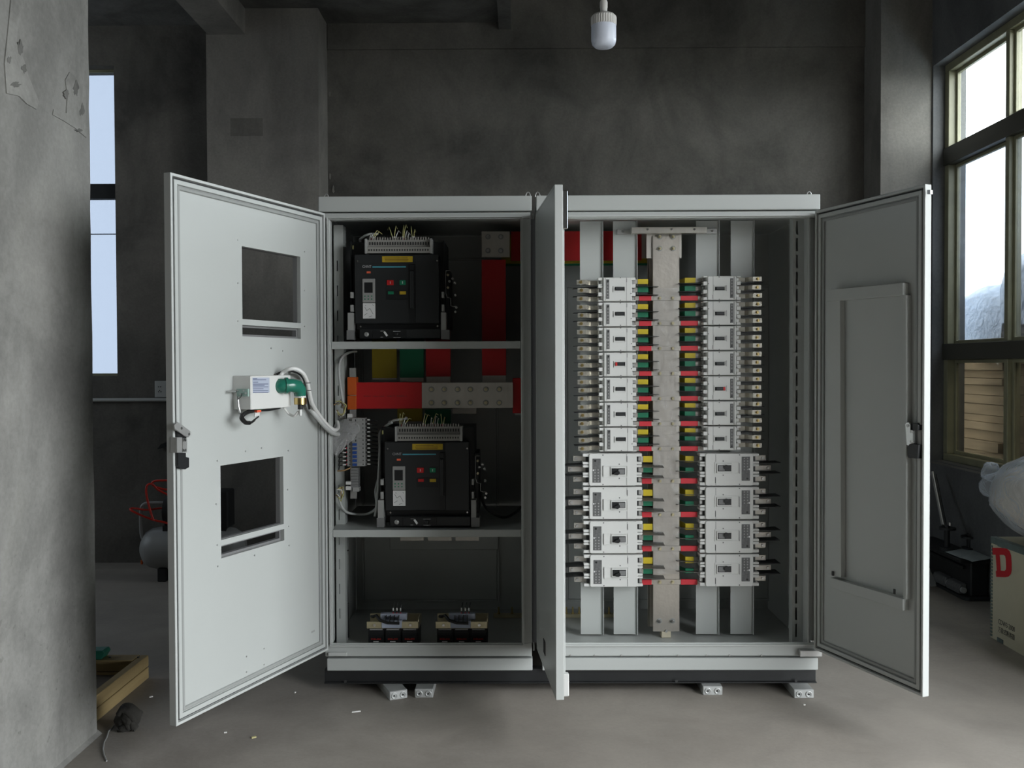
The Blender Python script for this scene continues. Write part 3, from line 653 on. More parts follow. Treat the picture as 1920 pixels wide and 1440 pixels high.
    obj('cable', MB().tube([p0+Vector((13*k,.02,1*k)), p0, p0+Vector((-12*k,.02,-2*k)), p0+Vector((-24*k,.06,-7*k)), p0+Vector((-28*k,.14,-10*k))], .0058, 8), 'cable_grey', tb)
    return r, U, Z
W1 = [(28,'wire_white',11,1,'red_ferrule'),(31,'wire_white',13,2,'red_ferrule'),(34,'wire_yellow',18,6,'wire_white'),(37,'wire_yellow',15,7,'wire_white'),(71,'wire_yellow',24,-8,'wire_white'),(74,'wire_yellow',26,2,'wire_white'),(77,'wire_white',17,4,'wire_white'),(90,'wire_yellow',27,1,'wire_white'),(92,'wire_yellow',28,3,'red_ferrule'),(95,'wire_white',17,2,'red_ferrule'),(100,'wire_white',13,1,'wire_white'),(108,'wire_yellow',25,-3,'wire_white'),(111,'wire_yellow',19,1,'wire_white')]
A1, U1, Z1 = acb(664.5, 477, .05, 'black circuit breaker on the upper shelf', 'green_button', W1)
W2 = [(28,'wire_yellow',22,-1,'red_ferrule'),(31,'wire_yellow',24,2,'red_ferrule'),(35,'wire_white',16,3,'wire_white'),(38,'wire_yellow',13,6,'wire_white'),(72,'wire_yellow',22,3,'wire_white'),(75,'wire_yellow',20,5,'red_ferrule'),(87,'wire_white',14,0,'wire_white'),(90,'wire_yellow',22,6,'wire_white'),(94,'wire_white',17,2,'red_ferrule'),(99,'wire_white',13,1,'wire_white'),(108,'wire_yellow',21,-3,'red_ferrule'),(111,'wire_yellow',15,1,'wire_white')]
A2, U2, Z2 = acb(721, 828.5, .05, 'black circuit breaker on the lower shelf, just below the red busbar', 'red_button', W2)

# ================================================================== BUSBARS, LEFT CABINET
def bx(a, b, y0, y1):                       # box between two pixels at the depth of its front face
    p, q = at(*a, y0), at(*b, y0); return MB().box(p.x, q.x, y0, y1, q.z, p.z)
def bolt(par, px, py, Y, r=.0098, mt='zinc', name='bolt'):
    p = at(px, py, Y)
    w_ = obj(name, MB().cyl((p.x, Y, p.z), 'y', r*1.0, -.008, 6).cyl((p.x, Y-.008, p.z), 'y', r*.55, -.012, 8), mt, par)
    obj('washer', MB().cyl((p.x, Y, p.z), 'y', r*1.45, -.0025, 16), 'gasket', w_)
    return w_
hb = thing('horizontal_busbar', 'red sleeved busbar with bare bolted end between the shelves', 'busbar', at(820, 766, .18))
obj('bar', bx((668,718), (962,765), .18, .19), 'silver', hb, .001); obj('sleeve', bx((667,717), (791,766), .178, .192), 'red_sleeve', hb, .001)
pr_ = at(681, 744, .178); obj('sleeve_print', text_mb('TMY 10x100  GB/T 5585.1', .008, (pr_.x, .1775, pr_.z), (1,0,0), (0,0,1), width=.21), 'print_black', hb)
for px in (809, 833, 858, 882, 911, 936):
    for py in (730, 755): bolt(hb, px, py, .18)
oi = thing('busbar_insulator', 'orange insulator clamp at the left end of the red busbar', 'insulator', at(660, 768, .17), 'orange busbar insulators')
obj('clamp_half', bx((651,707), (668,741), .165, .23), 'orange', oi, .003); obj('clamp_half', bx((651,742), (668,768), .165, .23), 'orange', oi, .003)
oi = thing('busbar_insulator', 'dull red insulator block at the right end of the busbar', 'insulator', at(968, 776, .2), 'orange busbar insulators')
obj('clamp_block', bx((961,709), (977,775), .20, .27), 'red_sleeve', oi, .003); obj('clamp_edge', bx((966,775), (977,778), .2, .22), 'steel', oi)
def vbar(label, px0, px1, py0, py1, Y, mt, tip=None, py2=None):
    r = thing('riser_busbar', label, 'busbar', at((px0+px1)/2, py2 or py1, Y))
    obj('bar', bx((px0+.5, py0), (px1-.5, py2 or py1), Y, Y+.008), 'silver', r, .001)
    obj('sleeve', bx((px0, py0), (px1, py1), Y-.002, Y+.010), mt, r, .001)
    return r
vbar('yellow sleeved busbar hanging from behind the upper shelf', 697, 744, 600, 709, .36, 'shaded_yellow_sleeve', py2=712)
vbar('green sleeved busbar hanging between the yellow and red ones', 749, 795, 600, 708, .34, 'green_sleeve', py2=716)
vbar('red sleeved busbar hanging right of the green one, bare tip', 798, 845, 600, 706, .30, 'red_sleeve', py2=718)
rb = vbar('long red riser busbar on the right of the upper breaker', 903, 949, 487, 704, .30, 'red_sleeve', py2=717)
p = bx((903,434), (956,482), .285, .297); obj('joint_plate', p, 'silver', rb, .001)
for px in (915, 939):
    for py in (444, 470): bolt(rb, px, py, .285, .009, 'steel')
vbar('yellow sleeved busbar behind the lower breaker terminals', 745, 792, 766, 790, .30, 'shaded_yellow_sleeve', py2=793)
vbar('green sleeved busbar behind the lower breaker terminals', 797, 845, 768, 800, .36, 'green_sleeve')
vbar('bare tipped busbar below the right half of the busbar joint', 848, 894, 760, 764, .32, 'silver', py2=776)
for i, (a, b) in enumerate(((750,795),(802,847),(854,898))):
    mb = bx((a,1000), (b,1014), .30, .308); solo('bar_end', mb, 'silver', ['leftmost','middle','rightmost'][i]+' of three bare bar ends poking below the lower shelf', 'busbar', 'bar ends below the shelf', .001)
tb_ = thing('link_busbar', 'red busbar running across the top into the wide cabinet', 'busbar', at(1080, 488, .40))
obj('sleeve', bx((958,434), (1203,488), .40, .414), 'red_sleeve', tb_, .001)
obj('bar', bx((1200,436), (1262,484), .402, .412), 'silver', tb_, .001)
for i, (mt, dz, Y) in enumerate((('shaded_yellow_sleeve', 490, .52), ('green_sleeve', 494, .60))):
    mb = bx((940,dz-50), (1260,dz+3), Y, Y+.012); solo('link_busbar', mb, mt, ('dim yellow' if i == 0 else 'dim green')+' busbar crossing behind the red one at the top', 'busbar', None, .001)

# ================================================================== CONTROL GEAR AT THE LEFT EDGE
YMC = .10
kx = at(684, 800, YMC).x-at(650, 800, YMC).x
x0 = at(650, 830, YMC).x; x1 = at(684, 830, YMC).x; ztop = at(667, 784, YMC).z; zbot = at(667, 875, YMC).z; n = 12; h = (ztop-zbot)/n
for i in range(n):
    z1 = ztop-i*h; z0 = z1-h+.0008; tog = i >= 6
    r = thing('miniature_breaker', ('%s of six blue toggle modules left of the lower breaker' % name_row(i-6, 6)) if tog else ('%s of six plain grey modules atop the blue toggle stack' % name_row(i, 6)), 'breaker', ((x0+x1)/2, YMC+.03, z0), 'blue toggle modules' if tog else 'plain modules')
    w_ = x1-x0
    obj('body', MB().prism([(x0,YMC+.06),(x0,YMC+.012),(x0+w_*.3,YMC+.012),(x0+w_*.3,YMC),(x0+w_*.6,YMC),(x0+w_*.6,YMC+.012),(x1,YMC+.012),(x1,YMC+.06)], 'z', z0, z1), 'mid_plastic', r)
    if tog: obj('toggle', MB().box(x0+w_*.33, x0+w_*.57, YMC-.010, YMC, z0+.003, z1-.003), 'blue_toggle', r, .001)
    else: obj('window', MB().box(x0+w_*.47, x0+w_*.53, YMC-.001, YMC, z0+.003, z1-.006), 'seam_dark', r)
    obj('screw', MB().cyl((x0+w_*.14, YMC+.012, (z0+z1)/2), 'y', .003, -.001, 8), 'seam_dark', r); obj('screw', MB().cyl((x0+w_*.88, YMC+.012, (z0+z1)/2), 'y', .003, -.001, 8), 'seam_dark', r)
    zm = (z0+z1)/2
    if i >= 5:
        obj('lead', MB().tube([(x0+.004, YMC+.02, zm), (x0-.016, YMC+.015, zm-.002), (x0-.04, YMC+.03, zm-.008), (x0-.05, YMC+.06, zm-.03)], .0028, 6), 'wire_black', r)
        obj('ferrule', MB().cyl((x0-.022, YMC+.016, zm-.002), 'x', .0036, .016, 7), 'wire_white', r)
        obj('ferrule_collar', MB().cyl((x0-.006, YMC+.018, zm), 'x', .0040, .006, 7), 'red_ferrule', r)
    obj('lead', MB().tube([(x1-.004, YMC+.02, zm), (x1+.012, YMC+.018, zm), (x1+.032, YMC+.03, zm-.004), (x1+.05, YMC+.07, zm-.01)], .0028, 6), 'wire_black', r)
    obj('ferrule', MB().cyl((x1+.010, YMC+.018, zm), 'x', .0034, .012, 7), 'wire_white', r)
tsb = thing('terminal_strip', 'grey terminal strip below the stack of modular breakers', 'terminal strip', at(666, 921, YMC))
for i in range(8):
    y0 = 877+i*5.4; obj('terminal', bx((657.5,y0), (672,y0+5.0), YMC+.005, YMC+.05), 'grey_plastic', tsb, .001)
obj('end_stop', bx((661,914), (673,922), YMC, YMC+.05), 'mid_plastic', tsb, .001)
obj('clip', bx((648,903), (658,909), YMC, YMC+.03), 'white_plastic', tsb, .001); obj('clip', bx((648,912), (658,919), YMC, YMC+.03), 'white_plastic', tsb, .001)
obj('end_cap', bx((651,776), (660,783), YMC, YMC+.03), 'white_plastic', tsb, .001)
rl = at(655, 700, .17)
solo('mounting_rail', MB().box(at(656,800,.17).x, at(668,800,.17).x, .17, .18, at(660,935,.17).z, at(660,690,.17).z), 'steel', 'vertical metal rail behind the modular breakers', 'rail')
# grey cables up the left side
def cable(nm, pts, r, mt, label, par=None):
    def cr(P, n=6):
        out = []
        for i in range(len(P)-1):
            p0, p1, p2, p3 = P[max(i-1,0)], P[i], P[i+1], P[min(i+2,len(P)-1)]
            for t in range(n):
                t /= n; out.append(.5*((2*p1)+(p2-p0)*t+(2*p0-5*p1+4*p2-p3)*t*t+(3*p1-p0-3*p2+p3)*t*t*t))
        return out+[P[-1]]
    mb = MB().tube(cr([Vector(p) for p in pts]), r, 10)
    return obj(nm, mb, mt, par) if par else solo(nm, mb, mt, label, 'cable')
cable('control_cable', [at(668,659,.30), at(655,661,.22), at(643,668,.16), at(637,682,.13), at(636,705,.12), at(640,735,.11), at(643,755,.11), at(640,765,.11)], .0062, 'cable_grey', 'grey cable bending down under the upper shelf')
cable('control_cable', [at(634,925,.12), at(640,948,.13), at(650,960,.16), at(668,964,.2), at(690,963,.2), at(706,950,.14), at(704,920,.14), at(712,890,.2)], .0058, 'cable_grey', 'grey cable looping along the lower shelf beside the breaker')
cable('control_cable', [at(703,968,.10), at(706,950,.10), at(708,925,.12), at(709,905,.13), at(712,840,.16), at(711,815,.18), at(722,800,.16), at(735,792,.12)], .006, 'cable_grey', 'grey cable rising along the left side of the lower breaker')
cable('black_cable', [at(648,1008,.22), at(648,1050,.22), at(649,1100,.22), at(650,1150,.22), at(651,1195,.22)], .010, 'wire_black', 'thick black cable bundle down the left inner side')
for i, z in enumerate((1032, 1131)): solo('cable_tie', MB().cyl(at(649, z, .22)-Vector((0,0,.002)), 'z', .013, .004, 12), 'wire_black', ['upper','lower'][i]+' tie around the black cable bundle', 'cable tie')
cable('black_cable', [at(900,900,.2), at(905,940,.18), at(920,960,.17), at(945,970,.17), at(965,962,.18), at(978,950,.22)], .006, 'wire_black', 'thin black cable drooping right of the lower breaker')
# taped wire joints
for (pts, lab) in (([(630,757),(638,752),(648,762),(648,776),(638,780),(632,770)], 'yellowish taped wire joint beside the orange insulator'), ([(634,917),(640,915),(641,928),(637,936),(632,930)], 'small yellow wire joint low on the left inner side')):
    r = thing('wire_joint', lab, 'wires', at(*pts[-2], .11))
    for j in range(5):
        q = [at(p[0]+random.uniform(-4,4), p[1]+random.uniform(-4,4), .10+random.uniform(-.015,.015)) for p in pts]
        obj('wire', MB().tube(q, .0028, 6), ['wire_yellow','wire_white','wire_yellow','wire_brown','beige_plastic'][j], r)
cable('wire_end', [at(633,883,.1), at(645,882,.09), at(658,877,.1)], .0035, 'wire_brown', 'short brown wire beside the terminal strip')

# ================================================================== CONTROL TRANSFORMERS
def transformer(px0, py_top, Y, label):
    o = at(px0, 1205, Y); k = (at(px0+100, 1205, Y)-o).x/100
    r = thing('control_transformer', label, 'transformer', (o.x+48*k, Y+.06, .18), 'three coil transformers on the cabinet floor')
    U = lambda u: o.x+u*k
    Zp = lambda v: o.z-v*k                     # v = pixels below 1205
    obj('core', MB().box(U(2), U(97), Y+.012, Y+.11, .181, Zp(-26)), 'black_metal', r, .002)
    for i in range(3):
        c = obj('coil', MB().box(U(3+i*31.5), U(31.5+i*31.5), Y, Y+.12, .19, Zp(-23)), 'black_plastic', r, .002)
        obj('lettering', text_mb('DELIXI', .010, (U(8+i*31.5), Y-.0006, Zp(-5.5)), (1,0,0), (0,0,1), width=18*k), 'print_red', c)
        obj('sub_print', MB().box(U(12+i*31.5), U(22+i*31.5), Y-.001, Y, Zp(-1.2), Zp(-2.6)), 'print_white', c)
        obj('coil_taps', MB().box(U(5+i*31.5), U(29+i*31.5), Y+.004, Y+.012, Zp(-23), Zp(-25.5)), 'mid_plastic', c)
    obj('clamp', MB().box(U(0), U(98), Y-.004, Y+.004, Zp(-27), Zp(-40)).box(U(96), U(98), Y-.004, Y+.09, Zp(-27), Zp(-46)).box(U(0), U(98), Y+.10, Y+.11, Zp(-27), Zp(-44)), 'zinc', r, .001)
    for u in (15, 82): obj('clamp_bolt', MB().cyl((U(u), Y-.004, Zp(-34)), 'y', .007, -.008, 6), 'chrome', r)
    t = obj('terminal_block', MB().box(U(28), U(66), Y-.010, Y+.02, Zp(-28), Zp(-42)).box(U(24), U(74), Y+.02, Y+.05, Zp(-40), Zp(-52)), 'label_blue', r, .002)
    for i in range(4): obj('divider', MB().box(U(35+i*8), U(36.2+i*8), Y-.014, Y+.02, Zp(-37), Zp(-50)), 'black_plastic', t)
    for i in range(3):
        b0 = Vector((U(48+i*7), Y+.03, Zp(-50)))
        obj('lead', MB().tube([b0, b0+Vector((0,0,.02)), b0+Vector((.002,0,.035)), b0+Vector((.006,.01,.055))], .0024, 6), 'wire_black', t)
        obj('ferrule', MB().cyl(b0+Vector((0,0,.018)), 'z', .0036, .014, 7), 'wire_white', t); obj('ferrule_collar', MB().cyl(b0+Vector((0,0,.0)), 'z', .0036, .010, 7), 'red_ferrule', t)
    obj('lead_bundle', MB().tube([Vector((U(62), Y-.014, Zp(-38))), Vector((U(40), Y-.016, Zp(-39))), Vector((U(26), Y-.012, Zp(-43))), Vector((U(18), Y-.004, Zp(-52))), Vector((U(12), Y+.01, Zp(-48))), Vector((U(6), Y+.05, Zp(-44)))], .0075, 8), 'wire_black', r)
transformer(688, 1150, .10, 'black three coil transformer with red lettering on the cabinet floor, left one')
transformer(817, 1150, .10, 'black three coil transformer with red lettering on the cabinet floor, dimmer right one')
# earth bar with brass studs
eb = thing('earth_bar', 'copper toned earth bar with studs low at the back of the cabinets', 'busbar', at(1035, 1158, .60))
obj('bar', bx((925,1152), (1160,1158), .60, .63), 'zinc', eb, .001)
for px in (935, 960, 1062, 1074, 1086, 1142, 1156):
    p = at(px, 1152, .61); obj('stud', MB().cyl(p, 'z', .008, .012, 6).cyl(p, 'z', .0045, .04, 8), 'brass', eb)
for px in (945, 1100): p = at(px, 1158, .62); obj('stand_off', MB().cyl((p.x, .62, .18), 'z', .018, p.z-.18, 12), 'red_sleeve', eb)

# ================================================================== MAIN BUSBARS, RIGHT CABINET
LT = [519+47*i for i in range(7)]; RT = [516.5+47*i for i in range(7)]
LB = [849.5, 912.5, 976.5, 1039.5]; RB = [849.5, 912.5, 976.0, 1038.5]
YR, YG, YY = .24, .31, .38
mbR = thing('main_busbar', 'wide bare silver busbar standing upright between the breaker columns', 'busbar', at(1250, 1180, YR))
obj('bar', bx((1224,443), (1274,1184), YR, YR+.010), 'tinned_bar', mbR, .001)
obj('joint_plate', bx((1212,436), (1278,484), YR+.012, YR+.022), 'silver', mbR, .001)
for px in (1237, 1262):
    bolt(mbR, px, 444, YR, .009, 'zinc'); bolt(mbR, px, 466, YR, .009, 'zinc'); bolt(mbR, px-1, 1164, YR, .009, 'chrome')
fv = []; ff = []; rf = random.Random(2); nr = 40
for i in range(nr+1):
    for j in range(5):
        q = at(1225+j*12, 540+i*13.4, YR-.014); fv.append((q.x, YR-.0135+rf.uniform(-.004,.002), q.z))
for i in range(nr):
    for j in range(4): ff.append((i*5+j, i*5+j+1, (i+1)*5+j+1, (i+1)*5+j))
mbG = thing('main_busbar', 'upright busbar behind the silver one carrying green branches', 'busbar', at(1245, 1150, YG)); obj('bar', bx((1218,450), (1270,1175), YG, YG+.010), 'tinned_bar', mbG, .001)
mbY = thing('main_busbar', 'rearmost upright busbar carrying yellow branches', 'busbar', at(1245, 1150, YY)); obj('bar', bx((1214,450), (1268,1175), YY, YY+.010), 'tinned_bar', mbY, .001)
rows_ = []
for i in range(7): rows_.append((LT[i], RT[i], [9, 24.3, 40], 8.5, 1193, 1318))
for i in range(4): rows_.append((LB[i], RB[i], [11.4, 31.7, 50.7], 9.5, 1203, 1315))
YBR = .245
for ri, (lt, rt, offs, hh, lx, rx) in enumerate(rows_):
    small = ri < 7
    # red phase: one straight cross bar over the front busbar
    zc = (at(1250, lt+offs[2]+1.5, YR-.006).z+at(1250, rt+offs[2]+1.5, YR-.006).z)/2; hz = hh*.5/386
    xa, xb = at(lx-3, 700, YR).x, at(rx+3, 700, YR).x
    cb = obj('cross_bar', MB().box(xa, xb, YR-.008, YR-.001, zc-hz, zc+hz), 'tinned_bar', mbR, .0008)
    sl0, sl1 = at(lx+ (5 if small else 0), 700, YR).x, at(1221, 700, YR).x
    sr0, sr1 = at(1276, 700, YR).x, at(rx-(10 if small else 8), 700, YR).x
    obj('sleeve', MB().box(sl0, sl1, YR-.0105, YR+.0015, zc-hz*1.08, zc+hz*1.08), 'pink_red_sleeve', cb, .001); obj('sleeve', MB().box(sr0, sr1, YR-.0105, YR+.0015, zc-hz*1.08, zc+hz*1.08), 'pink_red_sleeve', cb, .001)
    for px in (1237, 1261):
        p = at(px, 700, YR-.008); obj('bolt', MB().cyl((p.x, YR-.008, zc), 'y', .0085, -.003, 14).cyl((p.x, YR-.011, zc), 'y', .0062, -.009, 6), 'zinc', cb)
    # yellow and green phases: straight at the breaker, then bent back to their own busbar
    for oi_, (mt, root, Yd) in ((0, ('yellow_sleeve', mbY, YY)), (1, ('green_sleeve', mbG, YG))):
        for side in (0, 1):
            top = (lt, rt)[side]; px = (lx, rx)[side]; s = 1 if side == 0 else -1
            z = at(px, top+offs[oi_], YBR).z; hz2 = hh*.5/386*(1.1 if small else 1.25 if oi_ == 0 else .95)
            xs = at(px-s*4, 700, YBR).x; xm_ = at(px+s*((22 if side == 0 else 34) if small else (20 if side == 0 else 30)), 700, YBR).x; xe = at(1245-s*20, 700, Yd).x
            xst = at(px+s*(3 if side == 0 else 14), 700, YBR).x
            t = .006
            def strip(xa_, xb_, ya_, yb_, hz_, th):
                return [(xa_,ya_,z-hz_),(xb_,yb_,z-hz_),(xb_,yb_+th,z-hz_),(xa_,ya_+th,z-hz_),(xa_,ya_,z+hz_),(xb_,yb_,z+hz_),(xb_,yb_+th,z+hz_),(xa_,ya_+th,z+hz_)]
            ar = obj('branch_bar', MB().hexa(strip(xs, xm_, YBR, YBR, hz2*.9, t)).hexa(strip(xm_, (xm_+xe)/2, YBR, Yd-.006, hz2*.9, t)).hexa(strip((xm_+xe)/2, xe, Yd-.006, Yd-.006, hz2*.9, t)), 'silver', root)
            xmid = (xm_+xe)/2
            obj('sleeve', MB().hexa(strip(xst, xm_, YBR-.002, YBR-.002, hz2, t+.004)).hexa(strip(xm_, xmid, YBR-.002, Yd-.008, hz2, t+.004)), mt, ar)
ib = thing('busbar_support', 'beige insulating block under the foot of the silver busbar', 'insulator', at(1250, 1203, YR))
obj('block', MB().box(at(1240,1190,YR).x, at(1258,1190,YR).x, YR-.002, YR+.05, .181, at(1250,1184,YR).z), 'insulator_beige', ib, .002); obj('block_bolt', MB().cyl((at(1249,1190,YR).x, YR-.002, .215), 'y', .007, -.005, 8), 'steel', ib)
solo('cover_film', MB().add(fv, ff), 'film_sheet', 'clear wrinkled film hanging over the front of the silver upright busbar', 'film')
# top clamp rail
ra = thing('clamp_rail', 'silver angle rail across the top of the upright busbars', 'rail', at(1250, 438, .22))
obj('angle', bx((1184,426), (1326,437), .205, .235), 'silver', ra, .002); obj('rail_tab', bx((1157,430), (1186,439), .25, .268), 'steel', ra, .001); obj('rail_tab', bx((1318,429), (1344,438), .25, .268), 'steel', ra, .001)
for px, py, Y in ((1168,434,.25),(1302,430,.205),(1259,430,.205),(1214,430,.205),(1335,433,.25)): p = at(px, py, Y); obj('rail_screw', MB().cyl((p.x, Y, p.z), 'y', .0055, -.004, 8), 'chrome', ra)

# ================================================================== MOULDED CASE BREAKERS
def breaker(small):
    """built around the origin, looking along +y; load side on -x, supply side on +x, unit = one photo pixel at y=.18"""
    k = 4.4156/FPX
    W, H = (71, 46) if small else (111, 61.5)
    r = thing('moulded_case_breaker', 'x', 'circuit breaker', (0,0,0)); r['group'] = 'small white breakers' if small else 'large white breakers'
    X = lambda u: (u-W/2)*k
    Zv = lambda v: (H/2-v)*k
    def B(nm, mt, u0, u1, v0, v1, y0, y1, par=None, bev=.0012): return obj(nm, MB().box(X(u0), X(u1), y0, y1, Zv(v1), Zv(v0)), mt, par or r, bev)
    if small:
        B('case', 'white_plastic', 6, 64, .4, 45.6, .018, .085, bev=.003)
        cv = B('cover', 'white_plastic', 9, 62.5, .8, 45.2, 0, .02, bev=.003)
        B('cover_ridge', 'white_plastic', 10, 13.2, 2, 44, -.004, .001, cv)
        B('cover_groove', 'panel_grey', 13.3, 13.9, 2, 44, -.0005, .001, cv, 0)
        ap = B('trip_unit_panel', 'panel_grey', 14.8, 20.3, 4.5, 41, -.002, .001, cv, .0005)
        for v in (13, 19, 25, 31, 37): obj('trip_dial', MB().cyl((X(17.5), -.002, Zv(v)), 'y', .0028, -.0015, 8), 'mid_plastic', ap)
        obj('test_button', MB().cyl((X(17.8), -.002, Zv(8)), 'y', .0042, -.002, 10), 'black_plastic', ap)
        tf = obj('toggle_frame', MB().ringbox('y', -.004, .001, (X(28), X(50.5), Zv(28.5), Zv(16.8)), .0035), 'white_plastic', cv)
        B('toggle_slot', 'black_plastic', 31, 49, 18.7, 25.4, -.0012, .001, tf, 0)
        B('frame_mark', 'panel_grey', 27, 27.8, 17, 28, -.0008, .001, cv, 0)
        B('seam', 'panel_grey', 52.2, 52.7, 1, 45, -.0005, .001, cv, 0); B('seam', 'panel_grey', 52.4, 53.3, 3, 10, -.0007, .001, cv, 0)
        B('toggle', 'dark_plastic', 32, 47, 20, 24.4, -.010, -.001, tf, .001)
        for u, v in ((41,1.6),(41,43.5),(7.8,15),(61,31)): obj('cover_screw', MB().cyl((X(u), .0, Zv(v)), 'y', .0028, -.0008, 8), 'panel_grey', cv)
        offs = (9, 24.3, 40)
        for side in (0, 1):
            u0, u1 = (0, 8) if side == 0 else (62, 70)
            for v0, v1 in ((1, 6), (13, 20), (28.5, 35.5), (43, 45.5)):
                B('terminal_wall', 'white_plastic', u0, u1, v0, v1, .006, .07)
            for v in offs: B('terminal_clamp', 'steel', u0+1, u1-1, v-3, v+3, .035, .07, None, .001)
            for v in (16.5, 32):                                # phase barriers
                a, b = (X(2), X(-46)) if side == 0 else (X(68), X(114)); dv = 3 if side == 0 else 1
                obj('phase_barrier', MB().hexa([(min(a,b), .024, Zv(v+(dv if side == 0 else 0))-.0011), (max(a,b), .024, Zv(v+(0 if side == 0 else dv))-.0011), (max(a,b), .095, Zv(v+(0 if side == 0 else dv))-.0011), (min(a,b), .095, Zv(v+(dv if side == 0 else 0))-.0011),
                     (min(a,b), .024, Zv(v+(dv if side == 0 else 0))+.0011), (max(a,b), .024, Zv(v+(0 if side == 0 else dv))+.0011), (max(a,b), .095, Zv(v+(0 if side == 0 else dv))+.0011), (min(a,b), .095, Zv(v+(dv if side == 0 else 0))+.0011)]), 'black_plastic', r)
        for i, v in enumerate(offs):
            hw = 4.2*k; z = Zv(v); e = (-1.5, 0, -1)[i]*k
            seg = [(-38.5, .012), (-22, .012), (-16.5, .032), (-12, .058), (4, .060)]
            mb = MB()
            for (ua, ya), (ub, yb) in zip(seg, seg[1:]): mb.hexa([(X(ua)+e,ya,z-hw),(X(ub)+e,yb,z-hw),(X(ub)+e,yb+.006,z-hw),(X(ua)+e,ya+.006,z-hw),(X(ua)+e,ya,z+hw),(X(ub)+e,yb,z+hw),(X(ub)+e,yb+.006,z+hw),(X(ua)+e,ya+.006,z+hw)])
            lg = obj('terminal_lug', mb, 'lug_metal', r)
            obj('bolt', MB().cyl((X(-31)+e, .012, z), 'y', .0078, -.003, 12).cyl((X(-31)+e, .009, z), 'y', .0052, -.009, 6), 'brass', lg)
    else:
        B('case', 'white_plastic', 11, 101, .4, 61.2, .02, .09, bev=.003)
        cv = obj('cover', MB().prism([(X(13.5),Zv(.6)),(X(99),Zv(.6)),(X(101),Zv(3)),(X(101),Zv(58.5)),(X(99),Zv(61)),(X(13.5),Zv(61)),(X(11.5),Zv(58.5)),(X(11.5),Zv(3))], 'y', 0, .022), 'white_plastic', r, .002)
        ap = B('trip_unit_panel', 'panel_grey', 18, 33.5, 10, 55, -.0018, .001, cv, .0008)
        for i, v in enumerate((31, 36.5, 42, 47, 52)):
            for u in (22.5, 28.5): obj('trip_dial', MB().cyl((X(u), -.0018, Zv(v)), 'y', .0034, -.0015, 8), 'mid_plastic', ap)
        obj('test_button', MB().cyl((X(23), -.0018, Zv(14)), 'y', .005, -.0025, 10), 'black_plastic', ap); B('trip_mark', 'print_white', 18.5, 20.5, 30, 33, -.003, -.001, ap, 0)
        tf = obj('toggle_frame', MB().ringbox('y', -.0035, .001, (X(38), X(84), Zv(45), Zv(23)), .0035), 'white_plastic', cv)
        B('toggle_bezel', 'white_plastic', 52, 80.5, 25.2, 42, -.007, .001, tf, .001)
        B('toggle_slot', 'black_plastic', 53.5, 78.5, 28, 39.5, -.0078, -.006, tf, 0)
        B('frame_mark', 'panel_grey', 37.2, 38, 23.5, 43, -.0042, .001, tf, 0)
        B('toggle', 'grey_plastic', 66, 77.5, 29.2, 38.6, -.012, -.007, tf, .001)
        obj('toggle_lever', MB().prism([(X(57), Zv(36)), (X(65.5), Zv(32)), (X(68), Zv(34)), (X(68), Zv(38)), (X(64), Zv(40.5)), (X(58), Zv(39))], 'y', -.022, -.006), 'black_plastic', tf, .0015)
        B('seam', 'panel_grey', 81.6, 82.3, 1.5, 15, -.0006, .001, cv, 0); B('seam', 'panel_grey', 81.6, 82.3, 46, 60, -.0006, .001, cv, 0); B('maker_line', 'panel_grey', 82, 83.2, 5.5, 17, -.0006, .001, cv, 0)
        for u, v in ((37.5,3.3),(37.5,58.5),(68,20.5),(68,47)): obj('cover_screw', MB().cyl((X(u), .0, Zv(v)), 'y', .0032, -.0008, 8), 'panel_grey', cv)
        offs = (11.4, 31.7, 50.7)
        for side in (0, 1):
            u0, u1 = (0, 13) if side == 0 else (99, 111)
            for v0, v1 in ((.8, 6.6), (16.5, 21.4), (22.4, 26.8), (36.6, 40.8), (41.8, 45.6), (55.4, 60.8)):
                B('terminal_wall', 'white_plastic', u0, u1, v0, v1, .008, .075)
            for v in offs:
                B('terminal_throat', 'black_plastic', u0+(6 if side == 0 else .5), u1-(.5 if side == 0 else 6), v-5, v+5, .02, .08, None, 0)
                if side == 1: B('terminal_clamp', 'steel', 101, 110.5, v-4, v+4, .025, .06, None, .002)
            for v in (21.9, 41.3):
                a, b = (X(1), X(-40)) if side == 0 else (X(110), X(153)); dv = 2.2 if side == 0 else 1.5
                va, vb = (v+dv, v) if side == 0 else (v, v+dv); tl = 0 if side == 0 else .012
                obj('phase_barrier', MB().hexa([(min(a,b), .004, Zv(va)-.0012-tl), (max(a,b), .012, Zv(vb)-.0012-tl), (max(a,b), .10, Zv(vb)-.0012), (min(a,b), .10, Zv(va)-.0012), (min(a,b), .004, Zv(va)+.0012-tl), (max(a,b), .012, Zv(vb)+.0012-tl), (max(a,b), .10, Zv(vb)+.0012), (min(a,b), .10, Zv(va)+.0012)]), 'black_plastic' if side == 0 else 'barrier_grey', r)
        for i, v in enumerate(offs):
            L_ = (-17, -27, -17)[i]; lg = obj('terminal_lug', MB().box(X(L_), X(8), .05, .058, Zv(v+5), Zv(v-5)), 'silver', r, .001)
            obj('bolt', MB().cyl((X(L_+6), .05, Zv(v)), 'y', .007, -.006, 6).cyl((X(L_+6), .058, Zv(v)), 'y', .005, .03, 8), 'steel', lg)
    return r
YBK = .18
protos = {}
